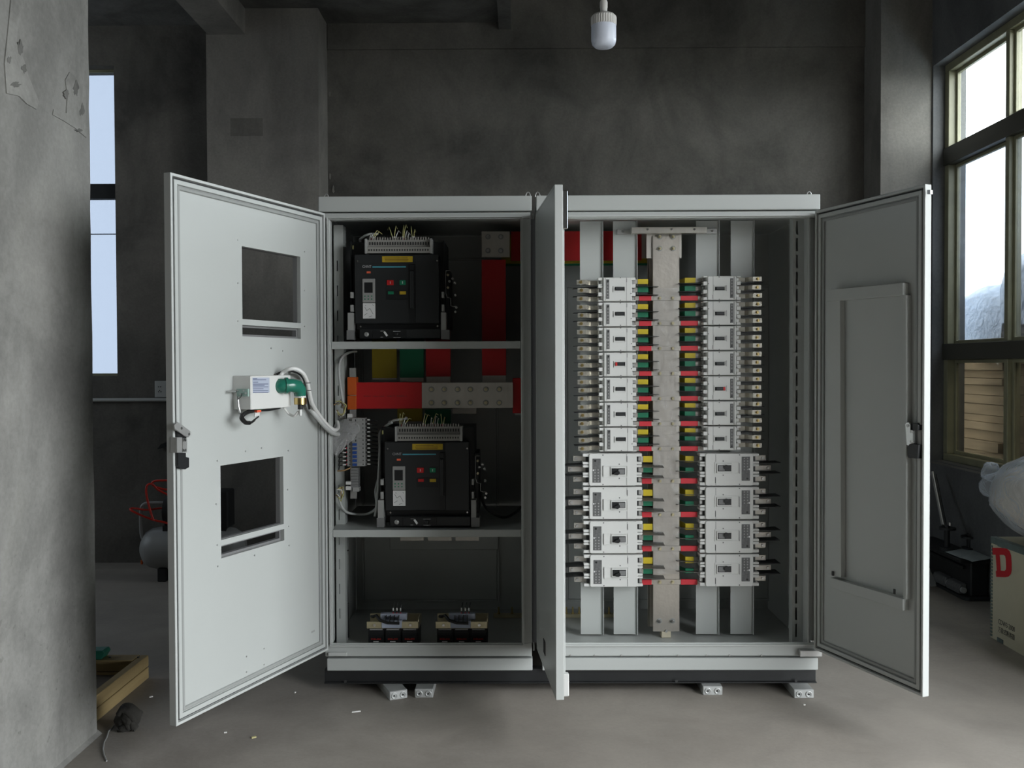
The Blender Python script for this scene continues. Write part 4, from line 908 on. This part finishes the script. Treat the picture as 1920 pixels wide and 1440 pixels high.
for col in (0, 1):
    for small in (True, False):
        tops = (LT if small else LB) if col == 0 else (RT if small else RB)
        H = 46 if small else 61.5
        px = {(0,True): 1157.5, (0,False): 1147.5, (1,True): 1354, (1,False): 1368.5}[(col, small)]
        for i, t in enumerate(tops):
            if small not in protos: r = protos[small] = breaker(small)
            else: r = copy_tree(protos[small])
            dx = 0
            if col == 0: dx = i*.35 if small else 1+i*.6
            r.location = at(px+dx, t+H/2+.4, YBK); r.rotation_euler = (0, 0 if col == 0 else pi, 0)
            side = 'left' if col == 0 else 'right'
            r['label'] = '%s of %s white breakers in the %s column' % (name_row(i, len(tops)), 'seven small' if small else 'four large', side)
            if (col == 0 and small and i == 3) or (col == 1 and small and i == 4):
                r['label'] += ', red tipped toggle'
                for f_ in r.children:
                    for g in f_.children:
                        if g.name.startswith('toggle_frame'):
                            # the switched-on one shows a red tip
                            k = 4.4156/FPX
                            me = MB().box((30.6-35.5)*k, (34-35.5)*k, -.0108, -.0012, (23-25.2)*k, (23-19)*k).mesh('toggle_tip'); me.materials.append(MATS['red_button'])
                            tip = bpy.data.objects.new('toggle_tip', me); COL.objects.link(tip); tip.parent = f_; tip['label'] = 'red toggle tip'
# odd cables in the right cabinet
cable('black_wire', [at(1506,654,.2), at(1500,658,.2), at(1493,668,.24), at(1487,676,.28), at(1484,690,.32)], .0022, 'wire_black', 'short black wire poking past the slotted post')

# ================================================================== METER BOX ON THE LEFT DOOR
def dw(px, py, off): return FL.world(px, py, off)
bo = .018; bt = .106
bxr = thing('relay_box', 'grey metering box with green elbow gland fixed to the bright door', 'control box', dw(480, 765, bo))
u0 = FL.loc(471, 735, bt)[0]; u1 = FL.loc(545, 735, bt)[0]; zb_ = FL.loc(490, 767, bt)[1]; zt = FL.loc(490, 704.5, bt)[1]
def dP(u, o, z): return FL.o+FL.ux*u+FL.n*o+Vector((0,0,z))
def dbox(u0, u1, o0, o1, z0, z1):
    P = dP
    return MB().hexa([P(u0,o0,z0),P(u1,o0,z0),P(u1,o1,z0),P(u0,o1,z0),P(u0,o0,z1),P(u1,o0,z1),P(u1,o1,z1),P(u0,o1,z1)])
obj('case', dbox(u0, u1, bo, bt, zb_, zt), 'white_plastic', bxr, .002)
obj('end_cover', dbox(u0, u0+.003, bo, bt-.001, zb_+.001, zt-.001), 'white_plastic', bxr, .001)
def dpoly(nm, mt, pts, o, t, par=None):
    q = [dw(x, y, o) for x, y in pts]; q2 = [p+FL.n*t for p in q]; n = len(q); mb = MB(); mb.add(q+q2, [tuple(range(n))[::-1], tuple(range(n, 2*n))]+[(i,(i+1)%n,n+(i+1)%n,n+i) for i in range(n)])
    return obj(nm, mb, mt, par or bxr)
lb = dpoly('data_label', 'label_blue', [(473,708),(505,708),(505,736),(474,737)], bt, .0008)
for i, (xx, yy) in enumerate(((482,709.5),(499,711.5),(484,716),(503,719.5),(496,722),(503,725),(494,728.5),(503,732),(503,735.5))):
    dpoly('label_print', 'label_ink', [(474.5,yy),(xx,yy-.2),(xx,yy+1.1),(474.5,yy+1.3)], bt+.0009, .0004, lb)
def sp(px, py, du=.004):                                  # point on the end face of the box
    o = bo+(px-437)/34*(bt-bo); return dP(u0+.003+du, o, FL.loc(px, py, o)[1])
q = [sp(447,729,0), sp(468,729,0), sp(468,743,0), sp(447,743,0)]
tr_ = obj('terminal_board', MB().hexa(q+[p+FL.ux*.008 for p in q]), 'board_green', bxr)
for px, py in ((450,732),(455,739),(461,732),(465,737)):
    p = sp(px, py, .008); obj('terminal_screw', MB().tube([p, p+FL.ux*.005], .0032, 8), 'steel', tr_)
obj('terminal_stud', MB().tube([sp(446,733.5,.008), sp(446,733.5,.045)], .0045, 8), 'steel', bxr)
obj('key_chain', MB().tube([sp(449,743,.01), sp(450,749,.012), sp(457,744,.014), sp(458,738,.01)], .0014, 5), 'wire_black', bxr)
obj('key_tag', MB().tube([sp(449,748,.008), sp(450,755,.01), sp(451,764,.01), sp(453,776,.006)], .006, 6), 'steel', bxr)
# elbow gland
gl = obj('elbow_gland', MB().tube([dw(523,724,bt-.005), dw(528,724,bt+.008), dw(536,723,bt+.022), dw(546,722.5,bt+.034), dw(556,724,bt+.04), dw(562,731,bt+.04), dw(563,742,bt+.04)], .026, 16, rs=[.030,.031,.029,.028,.030,.028,.024]), 'green_gland', bxr)
obj('gland_flange', dbox(FL.loc(531,724,bt)[0], FL.loc(521,724,bt)[0], bt, bt+.012, FL.loc(526,736,bt)[1], FL.loc(526,710,bt)[1]), 'green_gland', gl, .002)
obj('gland_collar', MB().tube([dw(534,723,bt+.018), dw(539,723,bt+.025)], .034, 16), 'green_gland', gl)
p = dw(563, 743, bt+.04); obj('gland_ring', MB().cyl(p-Vector((0,0,.006)), 'z', .024, .008, 16), 'white_plastic', gl)
obj('gland_nut', MB().cyl(p-Vector((0,0,.034)), 'z', .027, .028, 6), 'brass', gl)
obj('gland_boot', MB().cyl(p-Vector((0,0,.055)), 'z', .011, .024, 10), 'rubber', gl)
pb_ = p-Vector((0,0,.05))
cable('gland_tail', [pb_, pb_-Vector((.0,0,.03)), dw(560,772,bt+.03), dw(552,780,bt+.01), dw(542,776,bt-.02), dw(532,764,bt-.03)], .0055, 'white_cable', '', bxr)
# black cable with white sleeves below the box
bc = cable('black_lead', [dw(524,763,.07), dw(505,767,.08), dw(488,768,.08), dw(470,771,.08), dw(458,776,.085), dw(453,784,.085), dw(460,792,.085), dw(468,793,.085)], .0085, 'wire_black', '', bxr)
for j, (ex, ey) in enumerate(((478,788),(481,784),(485,781))): obj('lead_strand', MB().tube([dw(462+j,792,.087), dw(472,793-j,.088), dw(ex,ey,.09)], .003, 6), 'wire_black', bc)
for j in range(3): cable('lead_strand', [dw(452+j,776,.098), dw(453+j*2,784,.095), dw(460+j*2,790+j,.092), dw(468+j,793,.09)], .0028, 'wire_black', '', bc)
for j in range(3): obj('white_sleeve', MB().tube([dw(478+j*3.2,781-j,.091), dw(479+j*3,774-j,.091)], .0045, 6), 'wire_white', bc)
obj('marker_sleeve', dbox(FL.loc(489,765,.09)[0], FL.loc(477,765,.09)[0], .085, .10, FL.loc(482,768,.09)[1], FL.loc(482,764.5,.09)[1]), 'green_button', bc); obj('marker_sleeve', dbox(FL.loc(486,765,.09)[0], FL.loc(478,765,.09)[0], .088, .10, FL.loc(482,773,.09)[1], FL.loc(482,769,.09)[1]), 'orange_label', bc)
# the two white cables crossing from box to cabinet
cable('white_cable', [dw(527,704,.05), dw(532,697,.06), dw(543,692,.09), dw(556,692,.11), dw(568,700,.12), dw(576,716,.11), dw(580,735,.10), dw(586,758,.08), at(600,780,-.12), at(613,796,-.08), at(626,806,-.02), at(634,802,.05), at(632,790,.09)], .0085, 'white_cable', 'white cable arching over the green gland into the cabinet')
cable('grey_cable', [dw(545,696,.03), dw(560,698,.05), dw(572,712,.05), dw(577,740,.05), dw(583,766,.05), at(598,786,-.15), at(612,802,-.09), at(624,812,-.02), at(634,814,.06)], .011, 'cable_grey', 'thicker grey cable running under the white one into the cabinet')
cable('black_wire', [dw(518,702,.03), dw(528,698,.045), dw(545,696,.06), dw(562,702,.07), dw(571,716,.06), dw(575,740,.06), dw(580,767,.055)], .0045, 'wire_black', 'black wire following the white cables over the gland')
for i, (px, py) in enumerate(((579,718),(580,732))): 
    p = dw(px-2, py, .125); solo('cable_tie', MB().tube([p+FL.ux*.030-FL.n*.03, p+FL.ux*.018, p-FL.ux*.014, p-FL.ux*.028-FL.n*.006], .0018, 6), 'wire_black', ['upper','lower'][i]+' tie around the white cables by the gland', 'cable tie')
# crumpled clear bag round the cable ends
def crumple(rings, amp, n=14, seed=1):
    rnd = random.Random(seed); vs = []; fs = []
    for c, rx, rz, ry in rings:
        for k in range(n):
            t = 2*pi*k/n; a = 1+rnd.uniform(-amp, amp); vs.append(c+Vector((rx*math.cos(t)*a, ry*math.sin(t*1)*a, rz*math.sin(t)*a)))
    for i in range(len(rings)-1):
        for k in range(n): fs.append((i*n+k, i*n+(k+1)%n, (i+1)*n+(k+1)%n, (i+1)*n+k))
    return MB().add(vs, fs)
solo('plastic_bag', crumple([(at(632,850,.09), .012, .012, .02), (at(634,835,.085), .03, .035, .03), (at(640,815,.08), .05, .05, .035), (at(650,806,.075), .05, .045, .03), (at(662,803,.07), .03, .03, .02), (at(674,804,.07), .004, .012, .01)], .3, seed=4), 'film_clear', 'crumpled clear plastic bag wrapped round the cable ends', 'bag')

# ================================================================== LAMP
lp = at(1132, 90, .0); LX, LY, LZ = lp.x, .0, lp.z
k = 1/404.5
bl = thing('hanging_bulb', 'large white bulb hanging unlit from the ceiling', 'lamp', (LX, LY, LZ))
obj('diffuser', MB().lathe((LX,LY,LZ), [(.001,0),(.020,.0008),(.042,.005),(.053,.016),(.0575,.034),(.0575,.10)], 32), 'bulb_diffuser', bl)
prof = MB(); n = 64; vs = []; fs = []
for j, (r_, h_) in enumerate(((.058,.10),(.059,.104),(.059,.138),(.056,.142))):
    for i in range(n): a = 2*pi*i/n; rr = r_*(1 if (j in (0,3) or i % 2) else .96); vs.append((LX+rr*math.cos(a), LY+rr*math.sin(a), LZ+h_))
for j in range(3):
    for i in range(n): fs.append((j*n+i, j*n+(i+1)%n, (j+1)*n+(i+1)%n, (j+1)*n+i))
obj('heat_sink', prof.add(vs, fs), 'bulb_shell', bl)
obj('shoulder', MB().lathe((LX,LY,LZ), [(.056,.142),(.048,.150),(.030,.156),(.020,.160),(.018,.164)], 32), 'bulb_shell', bl)
obj('lamp_holder', MB().lathe((LX,LY,LZ), [(.016,.160),(.0165,.180),(.018,.184),(.018,.208),(.014,.218),(.010,.232),(.004,.234)], 20), 'bulb_shell', bl)
cable('flex', [Vector((LX,LY,LZ+.23)), Vector((LX+.002,LY,LZ+.6)), Vector((LX,LY,ZC))], .0035, 'wire_black', '', bl)
obj('red_wire', MB().cyl((LX+.002,LY,LZ+.22), 'z', .0045, .03, 8), 'red_ferrule', bl)

# ================================================================== LEFT BACKGROUND
pa = at(170, 750, YB-.03); pb = at(330, 750, YB-.03)
solo('conduit_pipe', MB().cyl((-6.1, YB-.022, pa.z), 'x', .014, 6.1-2.27, 12), 'pvc', 'pale conduit pipe running along the dark back wall', 'pipe')
so = thing('power_socket', 'pale wall socket above the conduit pipe', 'socket', (at(305,745,YB-.02).x, YB-.02, at(300,745,YB).z))
a, b = at(290, 714, YB-.03), at(322, 745, YB-.03)
obj('plate', MB().box(a.x, b.x, YB-.032, YB, b.z, a.z), 'pvc', so, .003)
cxm = at(300, 730, YB-.03)
for dx, dz in ((-.010,.02),(.006,.02),(-.010,-.018),(.008,-.018),(-.002,-.008)): obj('socket_hole', MB().box(cxm.x+dx-.003, cxm.x+dx+.003, YB-.0335, YB-.031, cxm.z+dz-.005, cxm.z+dz+.004), 'seam_dark', so)
# compressor
cpos = atz(300, 1085, 0); CX, CY = cpos.x, cpos.y
cp = thing('air_compressor', 'grey air compressor with tubular handle half hidden behind the bright door', 'compressor', (CX+.3, CY, 0))
tc_ = at(300, 1027, CY); tz = tc_.z; R_ = .15
obj('tank', MB().lathe((CX-.13,CY,tz), [(.001,0),(.07,.012),(.115,.04),(.14,.08),(R_,.13),(R_,.62),(.14,.67),(.115,.71),(.07,.74),(.001,.75)], 28, 'x'), 'tank_grey', cp)
hx = lambda px, py: at(px, py, CY-.05)
cable('handle', [hx(270,1015), hx(265,1000), hx(264,970), hx(265,953), hx(271,945), hx(285,943), hx(310,943), hx(360,944)], .012, 'tank_grey', '', cp)
obj('valve', MB().cyl(at(302,1000,CY)-Vector((0,0,.03)), 'z', .008, .045, 8), 'steel', cp)
obj('motor', MB().cyl((CX+.06,CY,tz+.27), 'x', .11, .30, 20), 'black_metal', cp); obj('pump_head', MB().box(CX+.38,CX+.52,CY-.08,CY+.08,tz+.15,tz+.42), 'black_metal', cp, .01)
obj('motor_mount', MB().box(CX+.05,CX+.5,CY-.07,CY+.07,tz+.13,tz+.17), 'black_metal', cp)
for x in (CX+.05, CX+.48): obj('foot', MB().box(x-.03, x+.03, CY-.1, CY+.1, 0, tz-.13), 'rubber', cp, .004)
obj('drain_cock', MB().cyl(at(266,1058,CY-.02), 'z', .008, .03, 8), 'orange', cp)
cable('air_hose', [at(326,985,CY-.12), at(310,980,CY-.14), at(288,975,CY-.15), at(262,965,CY-.16), at(245,956,CY-.15), at(250,953,CY-.1), at(275,956,CY-.05), at(300,953,CY), at(330,950,CY)], .0075, 'hose_red', 'red air hose drooping in a low loop off the compressor')
cable('air_hose', [at(288,976,CY-.17), at(282,958,CY-.17), at(276,935,CY-.17), at(274,918,CY-.17), at(277,909,CY-.16), at(286,908,CY-.14), at(296,918,CY-.12), at(315,928,CY-.1)], .0075, 'hose_red', 'red air hose standing up in a tall loop over the compressor')
cable('air_hose', [at(330,901,CY-.1), at(305,901,CY-.1), at(290,902,CY-.1), at(285,907,CY-.1), at(292,913,CY-.1), at(312,918,CY-.1), at(335,916,CY-.1)], .0075, 'hose_red', 'topmost red air hose coil above the compressor')
lvr = at(318, 830, YB-.03)
solo('wall_lever', MB().hexa([lvr+Vector(v) for v in ((-.09,-.02,-.05),(.2,-.02,.02),(.2,.02,.02),(-.09,.02,-.05),(-.06,-.02,-.01),(.2,-.02,.09),(.2,.02,.09),(-.06,.02,-.01))]), 'black_metal', 'dark angled fitting in the shade behind the bright door', 'fitting')
# timber frame on the floor
w0, w1_ = atz(290, 1271, 0), atz(188, 1338, 0)
wx = (w0.x+w1_.x)/2
tf_ = thing('timber_frame', 'wooden plank frame lying on the floor behind the column', 'pallet', (wx-.4, 0, 0))
yb0, yf0 = w0.y, -.46
for z0 in (0, .058): obj('plank', MB().box(wx-.04, wx, yf0, yb0, z0, z0+.055), 'wood', tf_, .003)
obj('plank', MB().box(wx-.85, wx-.042, yb0-.09, yb0, .06, .115), 'wood', tf_, .003); obj('plank', MB().box(wx-.85, wx-.042, yb0-.09, yb0, .0, .057), 'wood', tf_, .003)
obj('plank', MB().box(wx-.85, wx-.042, yf0, yf0+.09, .0, .057), 'wood', tf_, .003); obj('plank', MB().box(wx-.89, wx-.852, yf0, yb0, .0, .115), 'wood', tf_, .003)
obj('sheet', MB().box(wx-.85, wx-.042, yf0+.092, yb0-.092, .03, .045), 'plywood', tf_)
for px, py in ((218,1224),(270,1224)): p = atz(px, py, .116); obj('nail', MB().cyl((p.x, yb0-.045, .115), 'z', .006, .003, 8), 'black_metal', tf_)
g = atz(190, 1228, .13)
solo('green_block', MB().prism([(g.x-.12, .116),(g.x+.012,.116),(g.x+.03,.146),(g.x+.02,.16),(g.x-.12,.155)], 'y', g.y-.03, g.y+.04), 'green_block', 'small green block lying on the timber frame', 'block', None, .003)
# rag and wire
rp = atz(237, 1375, 0)
rg = thing('rag', 'dark crumpled rag with twisted ends on the floor by the column', 'rag', (rp.x, rp.y, 0))
def lump(c, r, seed, amp=.3, sub=3):
    bm = bmesh.new(); bmesh.ops.create_icosphere(bm, subdivisions=sub, radius=1); rnd = random.Random(seed); dirs = [(Vector((rnd.gauss(0,1),rnd.gauss(0,1),rnd.gauss(0,1))).normalized(), rnd.uniform(2,5) if _ < 6 else rnd.uniform(7,14), rnd.uniform(0,6)) for _ in range(10)]
    mb = MB(); vs = []
    for v in bm.verts:
        d = 1+amp*sum(math.sin(v.co.dot(q)*f+p)*(1 if f < 6 else .45) for q, f, p in dirs)/6*1.5; vs.append(Vector(c)+Vector((v.co.x*r[0]*d, v.co.y*r[1]*d, v.co.z*r[2]*d)))
    fs = [tuple(v.index for v in f.verts) for f in bm.faces]; bm.free(); return mb.add(vs, fs, True)
Rw = lambda px, py, Y, dz=0: at(px, py, Y)
Yr = rp.y
lm = lump((rp.x-.01, Yr+.05, .052), (.052,.045,.05), 3, .35); obj('cloth', lm, 'rag', rg)
for pts in ([(222,1340),(228,1330),(240,1335),(249,1345),(252,1352)],[(232,1345),(240,1355),(243,1370),(240,1383)],[(246,1350),(250,1362),(254,1370),(253,1377)],[(238,1362),(226,1366),(222,1375),(232,1378),(240,1370)]):
    q = [at(x, y, Yr+.02) for x, y in pts]; q = [Vector((p.x, p.y, max(p.z, .012))) for p in q]
    obj('twisted_end', MB().tube(q, .014, 8, rs=[.012]+[.016]*(len(q)-2)+[.012]), 'rag', rg)
pts = [atz(x, y, .003) for x, y in ((222,1352),(212,1362),(203,1372),(200,1383),(195,1392),(193,1405),(195,1416),(200,1427))]
solo('floor_wire', MB().tube(pts, .0035, 6), 'tank_grey', 'thin grey wire curling on the floor in front of the rag', 'wire')
# floor litter
def chip(px, py, l, wth, ang, mt, label):
    p = atz(px, py, 0); mb = MB(); c, s = math.cos(ang), math.sin(ang); q = [(-l,-wth),(l,-wth*.6),(l*.8,wth),(-l*.9,wth*.7)]
    mb.prism([(p.x+a*c-b*s, p.y+a*s+b*c) for a, b in q], 'z', 0, .004); solo('litter_chip', mb, mt, label, 'litter')
chip(668, 1335, .020, .0035, .3, 'chip_white', 'white stick shaped chip on the floor below the left cabinet')
chip(476, 1383, .010, .007, .5, 'chip_yellow', 'yellowish flake on the floor in front of the bright door')
chip(423, 1374, .006, .004, .2, 'chip_white', 'tiny pale flake on the floor under the bright door')
chip(553, 1299, .006, .004, 1.2, 'chip_white', 'tiny pale flake on the floor near the plinth corner')
chip(283, 1307, .008, .006, .7, 'chip_white', 'pale crumb on the floor beside the timber frame')
chip(1508, 1322, .005, .004, .1, 'chip_white', 'tiny pale flake in front of the right support bar')

# ================================================================== RIGHT BACKGROUND
XC = 2.653; c0 = atz(1858, 1195, 0); YC = c0.y; ZCt = atx(1858, 1006, XC).z
cr = thing('wooden_crate', 'pale plywood crate with a red letter D standing by the window wall', 'crate', (2.84, .35, 0))
y1_, y0_ = YC, -.30; xb = 3.04
obj('board', MB().box(XC, XC+.012, y0_, y1_, .0, ZCt-.02), 'crate_board', cr); obj('board', MB().box(xb-.012, xb, y0_, y1_, 0, ZCt-.02), 'crate_board', cr)
obj('board', MB().box(XC+.012, xb-.012, y1_-.012, y1_, 0, ZCt-.02), 'crate_board', cr); obj('board', MB().box(XC+.012, xb-.012, y0_, y0_+.012, 0, ZCt-.02), 'crate_board', cr)
obj('lid', MB().box(XC-.003, xb+.003, y0_-.003, y1_+.003, ZCt-.02, ZCt), 'crate_board', cr, .001); obj('bottom_board', MB().box(XC+.012, xb-.012, y0_+.012, y1_-.012, 0, .015), 'crate_board', cr)
obj('edge_strip', MB().box(XC-.004, XC+.03, y0_-.004, y1_+.004, ZCt-.034, ZCt+.002), 'crate_strip', cr, .001)
es = MB(); z = .01
while z < ZCt-.04: es.box(XC-.004, XC+.02, y1_-.014, y1_+.004, z, z+.012); z += .019
obj('edge_strip', es, 'crate_strip', cr)
obj('edge_strip', MB().box(XC-.0015, XC+.02, y1_-.012, y1_+.002, 0, ZCt-.03), 'crate_board', cr)
def cw(px, py): q = atx(px, py, XC); return q.y, q.z
ux, uz = (0,-1,0), (0,0,1)
# the slab serif D
dA, dB = cw(1861, 1027), cw(1897, 1082); yl, yr = dA[0], dB[0]; zt_, zb2 = atx(1861,1027,XC).z, atx(1866,1082,XC).z
wD, hD = yl-yr, zt_-zb2
def dp(u, v):                                             # the stencilled letter sits slightly askew on the board
    x = (1860.5*(1-u)+1896*u)*v+(1865*(1-u)+1898.5*u)*(1-v); y = (1027*(1-u)+1027.5*u)*v+(1081.5*(1-u)+1083*u)*(1-v)
    return cw(x, y)
outer = [(0,1),(.62,1),(.80,.97),(.93,.88),(.985,.75),(1,.5),(.985,.25),(.93,.12),(.80,.03),(.62,0),(.10,0),(.10,.20),(.16,.22),(.16,.76),(0,.76)]
inner = [(.38,.76),(.60,.76),(.67,.72),(.69,.62),(.69,.38),(.67,.27),(.60,.22),(.38,.22)]
mb = MB(); O_ = [dp(*p) for p in outer]; I_ = [dp(*p) for p in inner]
bm = bmesh.new(); xo = XC-.0016
vo = [bm.verts.new((xo, *p)) for p in O_]; vi = [bm.verts.new((xo, *p)) for p in I_]
ed = [bm.edges.new((vo[i], vo[(i+1)%len(vo)])) for i in range(len(vo))]+[bm.edges.new((vi[i], vi[(i+1)%len(vi)])) for i in range(len(vi))]
bmesh.ops.triangle_fill(bm, use_beauty=True, use_dissolve=False, edges=ed)
bm.verts.index_update(); mb.add([v.co for v in bm.verts], [tuple(v.index for v in f.verts) for f in bm.faces]); bm.free()
obj('printed_letter', mb, 'crate_red', cr, label='red letter D')
p = atx(1872, 1169, XC); pw = atx(1903, 1178, XC)
obj('lettering', text_mb('CDW3-2000', .040, (XC-.0006, p.y, p.z), ux, uz, .0004, width=p.y-pw.y), 'print_black', cr)
p = atx(1872, 1182, XC)
obj('lettering', text_mb('\u4e07\u80fd\u5f0f\u65ad\u8def\u5668', .034, (XC-.0006, p.y, p.z-.004), ux, uz, .0004, width=p.y-pw.y), 'print_black', cr)
for px, py in ((1876,1201),(1877,1022)): q = atx(px, py, XC); obj('catch', MB().box(XC-.005, XC, q.y-.03, q.y+.03, q.z-.012, q.z+.012), 'crate_strip', cr, .002)
# bag with cloth roll on the crate
bgx = thing('wrapped_bundle', 'beige cloth bundle in a white plastic bag lying on the crate', 'bag', (2.88, .35, ZCt))
ctr = Vector((2.755, .46, ZCt+.235))
def bulge(c, r, seed, amp, sub=4):
    mb = lump(c, r, seed, amp, sub); zlo = ZCt+.004
    for v in mb.v:                                         # narrower and flattened where it rests on the crate
        h_ = (v.z-c.z)/r[2]
        if h_ < 0: f = 1-.38*h_*h_; v.x = c.x+(v.x-c.x)*f+.07*h_*h_; v.y = c.y+(v.y-c.y)*f
        v.z = max(v.z, zlo); v.x = min(v.x, XW-.02)
    return mb
obj('bundle', bulge(ctr, (.235,.36,.215), 11, .10), 'roll_cloth', bgx)
obj('bag', bulge(ctr+Vector((-.005,.005,.012)), (.262,.395,.245), 12, .13), 'film_bag', bgx)
kc = atx(1860, 888, 2.62)
obj('bag_ear', lump(kc, (.045,.05,.055), 5, .4, 3), 'film_bag', bgx)
obj('bag_gather', lump(atx(1868, 908, 2.62), (.07,.09,.07), 8, .35, 3), 'film_bag', bgx)
# dark machine on a sled
def zpt(px, py, z): return atz(px, py, z)
m0 = atz(1808, 1128, 0)
mx0, mx1, my0, my1 = m0.x+.005, XW-.012, m0.y, m0.y+.80
mc = thing('dark_machine', 'black steel machine on a low sled in the dark corner', 'machine', ((mx0+mx1)/2, (my0+my1)/2, 0))
obj('sled', MB().prism([(mx0+.03, my0), (mx1, my0), (mx1, my1), (mx0, my1), (mx0, my0+.05)], 'z', 0, .022), 'black_metal', mc, .004)
zt3 = atx(1823, 1058, mx0+.03).z
obj('housing', MB().box(mx0+.055, mx1, my0+.04, my1, .022, zt3), 'black_metal', mc, .008)
obj('top_plate', MB().box(mx0-.03, mx1, my0+.0, my1+.01, zt3, zt3+.02), 'black_metal', mc, .003)
obj('side_rail', MB().box(mx0+.03, mx0+.055, my0+.10, my1, zt3-.06, zt3-.04), 'black_metal', mc, .003)
for px, py in ((1772,1097),(1799,1112)):
    q = atx(px, py, mx0+.03); q.y = max(q.y, my0+.06); q.z = max(q.z, .062)
    obj('bearing_block', MB().prism([(mx0+.054, q.z-.035), (mx0+.004, q.z-.035), (mx0+.0, q.z-.005), (mx0+.015, q.z+.026), (mx0+.054, q.z+.03)], 'y', q.y-.045, q.y+.13), 'panel_grey', mc, .004)
    obj('shaft_end', MB().cyl((mx0+.028, q.y-.045, q.z-.008), 'y', .019, -.022, 14).cyl((mx0+.028, q.y-.067, q.z-.008), 'y', .009, -.008, 10), 'mid_plastic', mc)
sz = zt3+.024
sh = [atz(1773,1036,sz), atz(1800,1046,sz), atz(1812,1052,sz), atz(1823,1054,sz), atz(1858,1049,sz), atz(1862,1035,sz), atz(1834,1025,sz)]
V = [Vector((p.x, p.y, sz+random.uniform(0,.012))) for p in sh]; mb = MB(); n = len(V); mb.add(V+[v+Vector((0,0,.002)) for v in V], [tuple(range(n)), tuple(range(n,2*n))[::-1]]+[(i,(i+1)%n,n+(i+1)%n,n+i) for i in range(n)])
solo('paper_sheet', mb, 'paper', 'pale sheet lying on top of the dark machine', 'sheet')
# flat bar leaning at the machine's foot
q0, q1 = at(1747, 1058, 2.12), atz(1763, 1100, .004)+Vector((-.03, 0, 0))
solo('flat_bar', MB().hexa([q1+Vector((-.035,0,0)), q1+Vector((.02,.02,0)), q1+Vector((.02,.04,.01)), q1+Vector((-.035,.02,.01)), q0+Vector((-.075,0,0)), q0+Vector((-.02,.02,0)), q0+Vector((-.02,.04,.01)), q0+Vector((-.075,.02,.01))]), 'aluminium', 'grey flat bar sloping to the floor beside the right door edge', 'bar')
# leaning rods with feet on the machine
YL = 2.05
for i, (a, b) in enumerate((((1748,885),(1768,985)), ((1753,890),(1775,998)))):
    A, B = at(*a, YL+.2), at(*b, YL-.1)
    solo('leaning_rod', MB().tube([A, B], .011, 8), 'black_metal' if i else 'steel', ['left','right'][i]+' of two thin rods leaning against the dark wall', 'rod', 'leaning rods')
for i, (px, py) in enumerate(((1776,990),(1818,1006))):
    q = at(px, py, YL-.12); r = thing('clamp_stand', ['round based clamp stand at the foot of the leaning rods', 'small dark clamp stand right of the leaning rods'][i], 'stand', (q.x, q.y, zt3+.02))
    base_z = zt3+.021
    obj('stem', MB().cyl((q.x, q.y, base_z+.02), 'z', .018, max(q.z-base_z-.0, .03), 10), 'black_metal', r); obj('base', MB().cyl((q.x, q.y, base_z), 'z', .05, .02, 18), 'black_metal', r)
    obj('disc', MB().cyl((q.x, q.y, q.z-.01), 'z', .055, .014, 18), 'black_metal', r); obj('nut', MB().cyl((q.x+.01, q.y-.02, q.z+.02), 'z', .012, .022, 6), 'chrome', r)

# ================================================================== OUTSIDE THE WINDOW
rnd = random.Random(5)
for si, (ya, yb, zh, lab) in enumerate(((2.72, 4.9, 1.95, 'stack of flattened cardboard under plastic behind the far window pane'), (-.6, 2.65, 2.2, 'taller stack of flattened cardboard under plastic behind the nearer window pane'))):
    st = thing('cardboard_stack', lab, 'cardboard', (4.2, (ya+yb)/2, -.13)); z = -.13
    while z < zh:
        h_ = rnd.uniform(.05, .09); dx = rnd.uniform(-.03, .03)
        mb = MB(); mb.box(3.72+dx, 4.7, ya+rnd.uniform(0,.05), yb-rnd.uniform(0,.05), z, z+h_-.004)
        obj('bundle', mb, 'cardboard', st); z += h_
    shp = []; n = 16; vs = []; fs = []
    for j in range(7):
        t = j/6; 
        for i in range(n+1):
            s = i/n; y = ya-.04+(yb-ya+.08)*s; a = rnd.uniform(-.02, .02)
            prof_ = [(3.66, zh-.42), (3.665, zh-.15), (3.72, zh+.06), (3.9, zh+.16), (4.2, zh+.2), (4.6, zh+.1), (4.76, zh-.3)][j]
            vs.append((prof_[0]+a, y, prof_[1]+a*1.5+.04*math.sin(s*7+si)))
    for j in range(6):
        for i in range(n): fs.append((j*(n+1)+i, j*(n+1)+i+1, (j+1)*(n+1)+i+1, (j+1)*(n+1)+i))
    obj('plastic_cover', MB().add(vs, fs, True), 'film_outdoor', st)
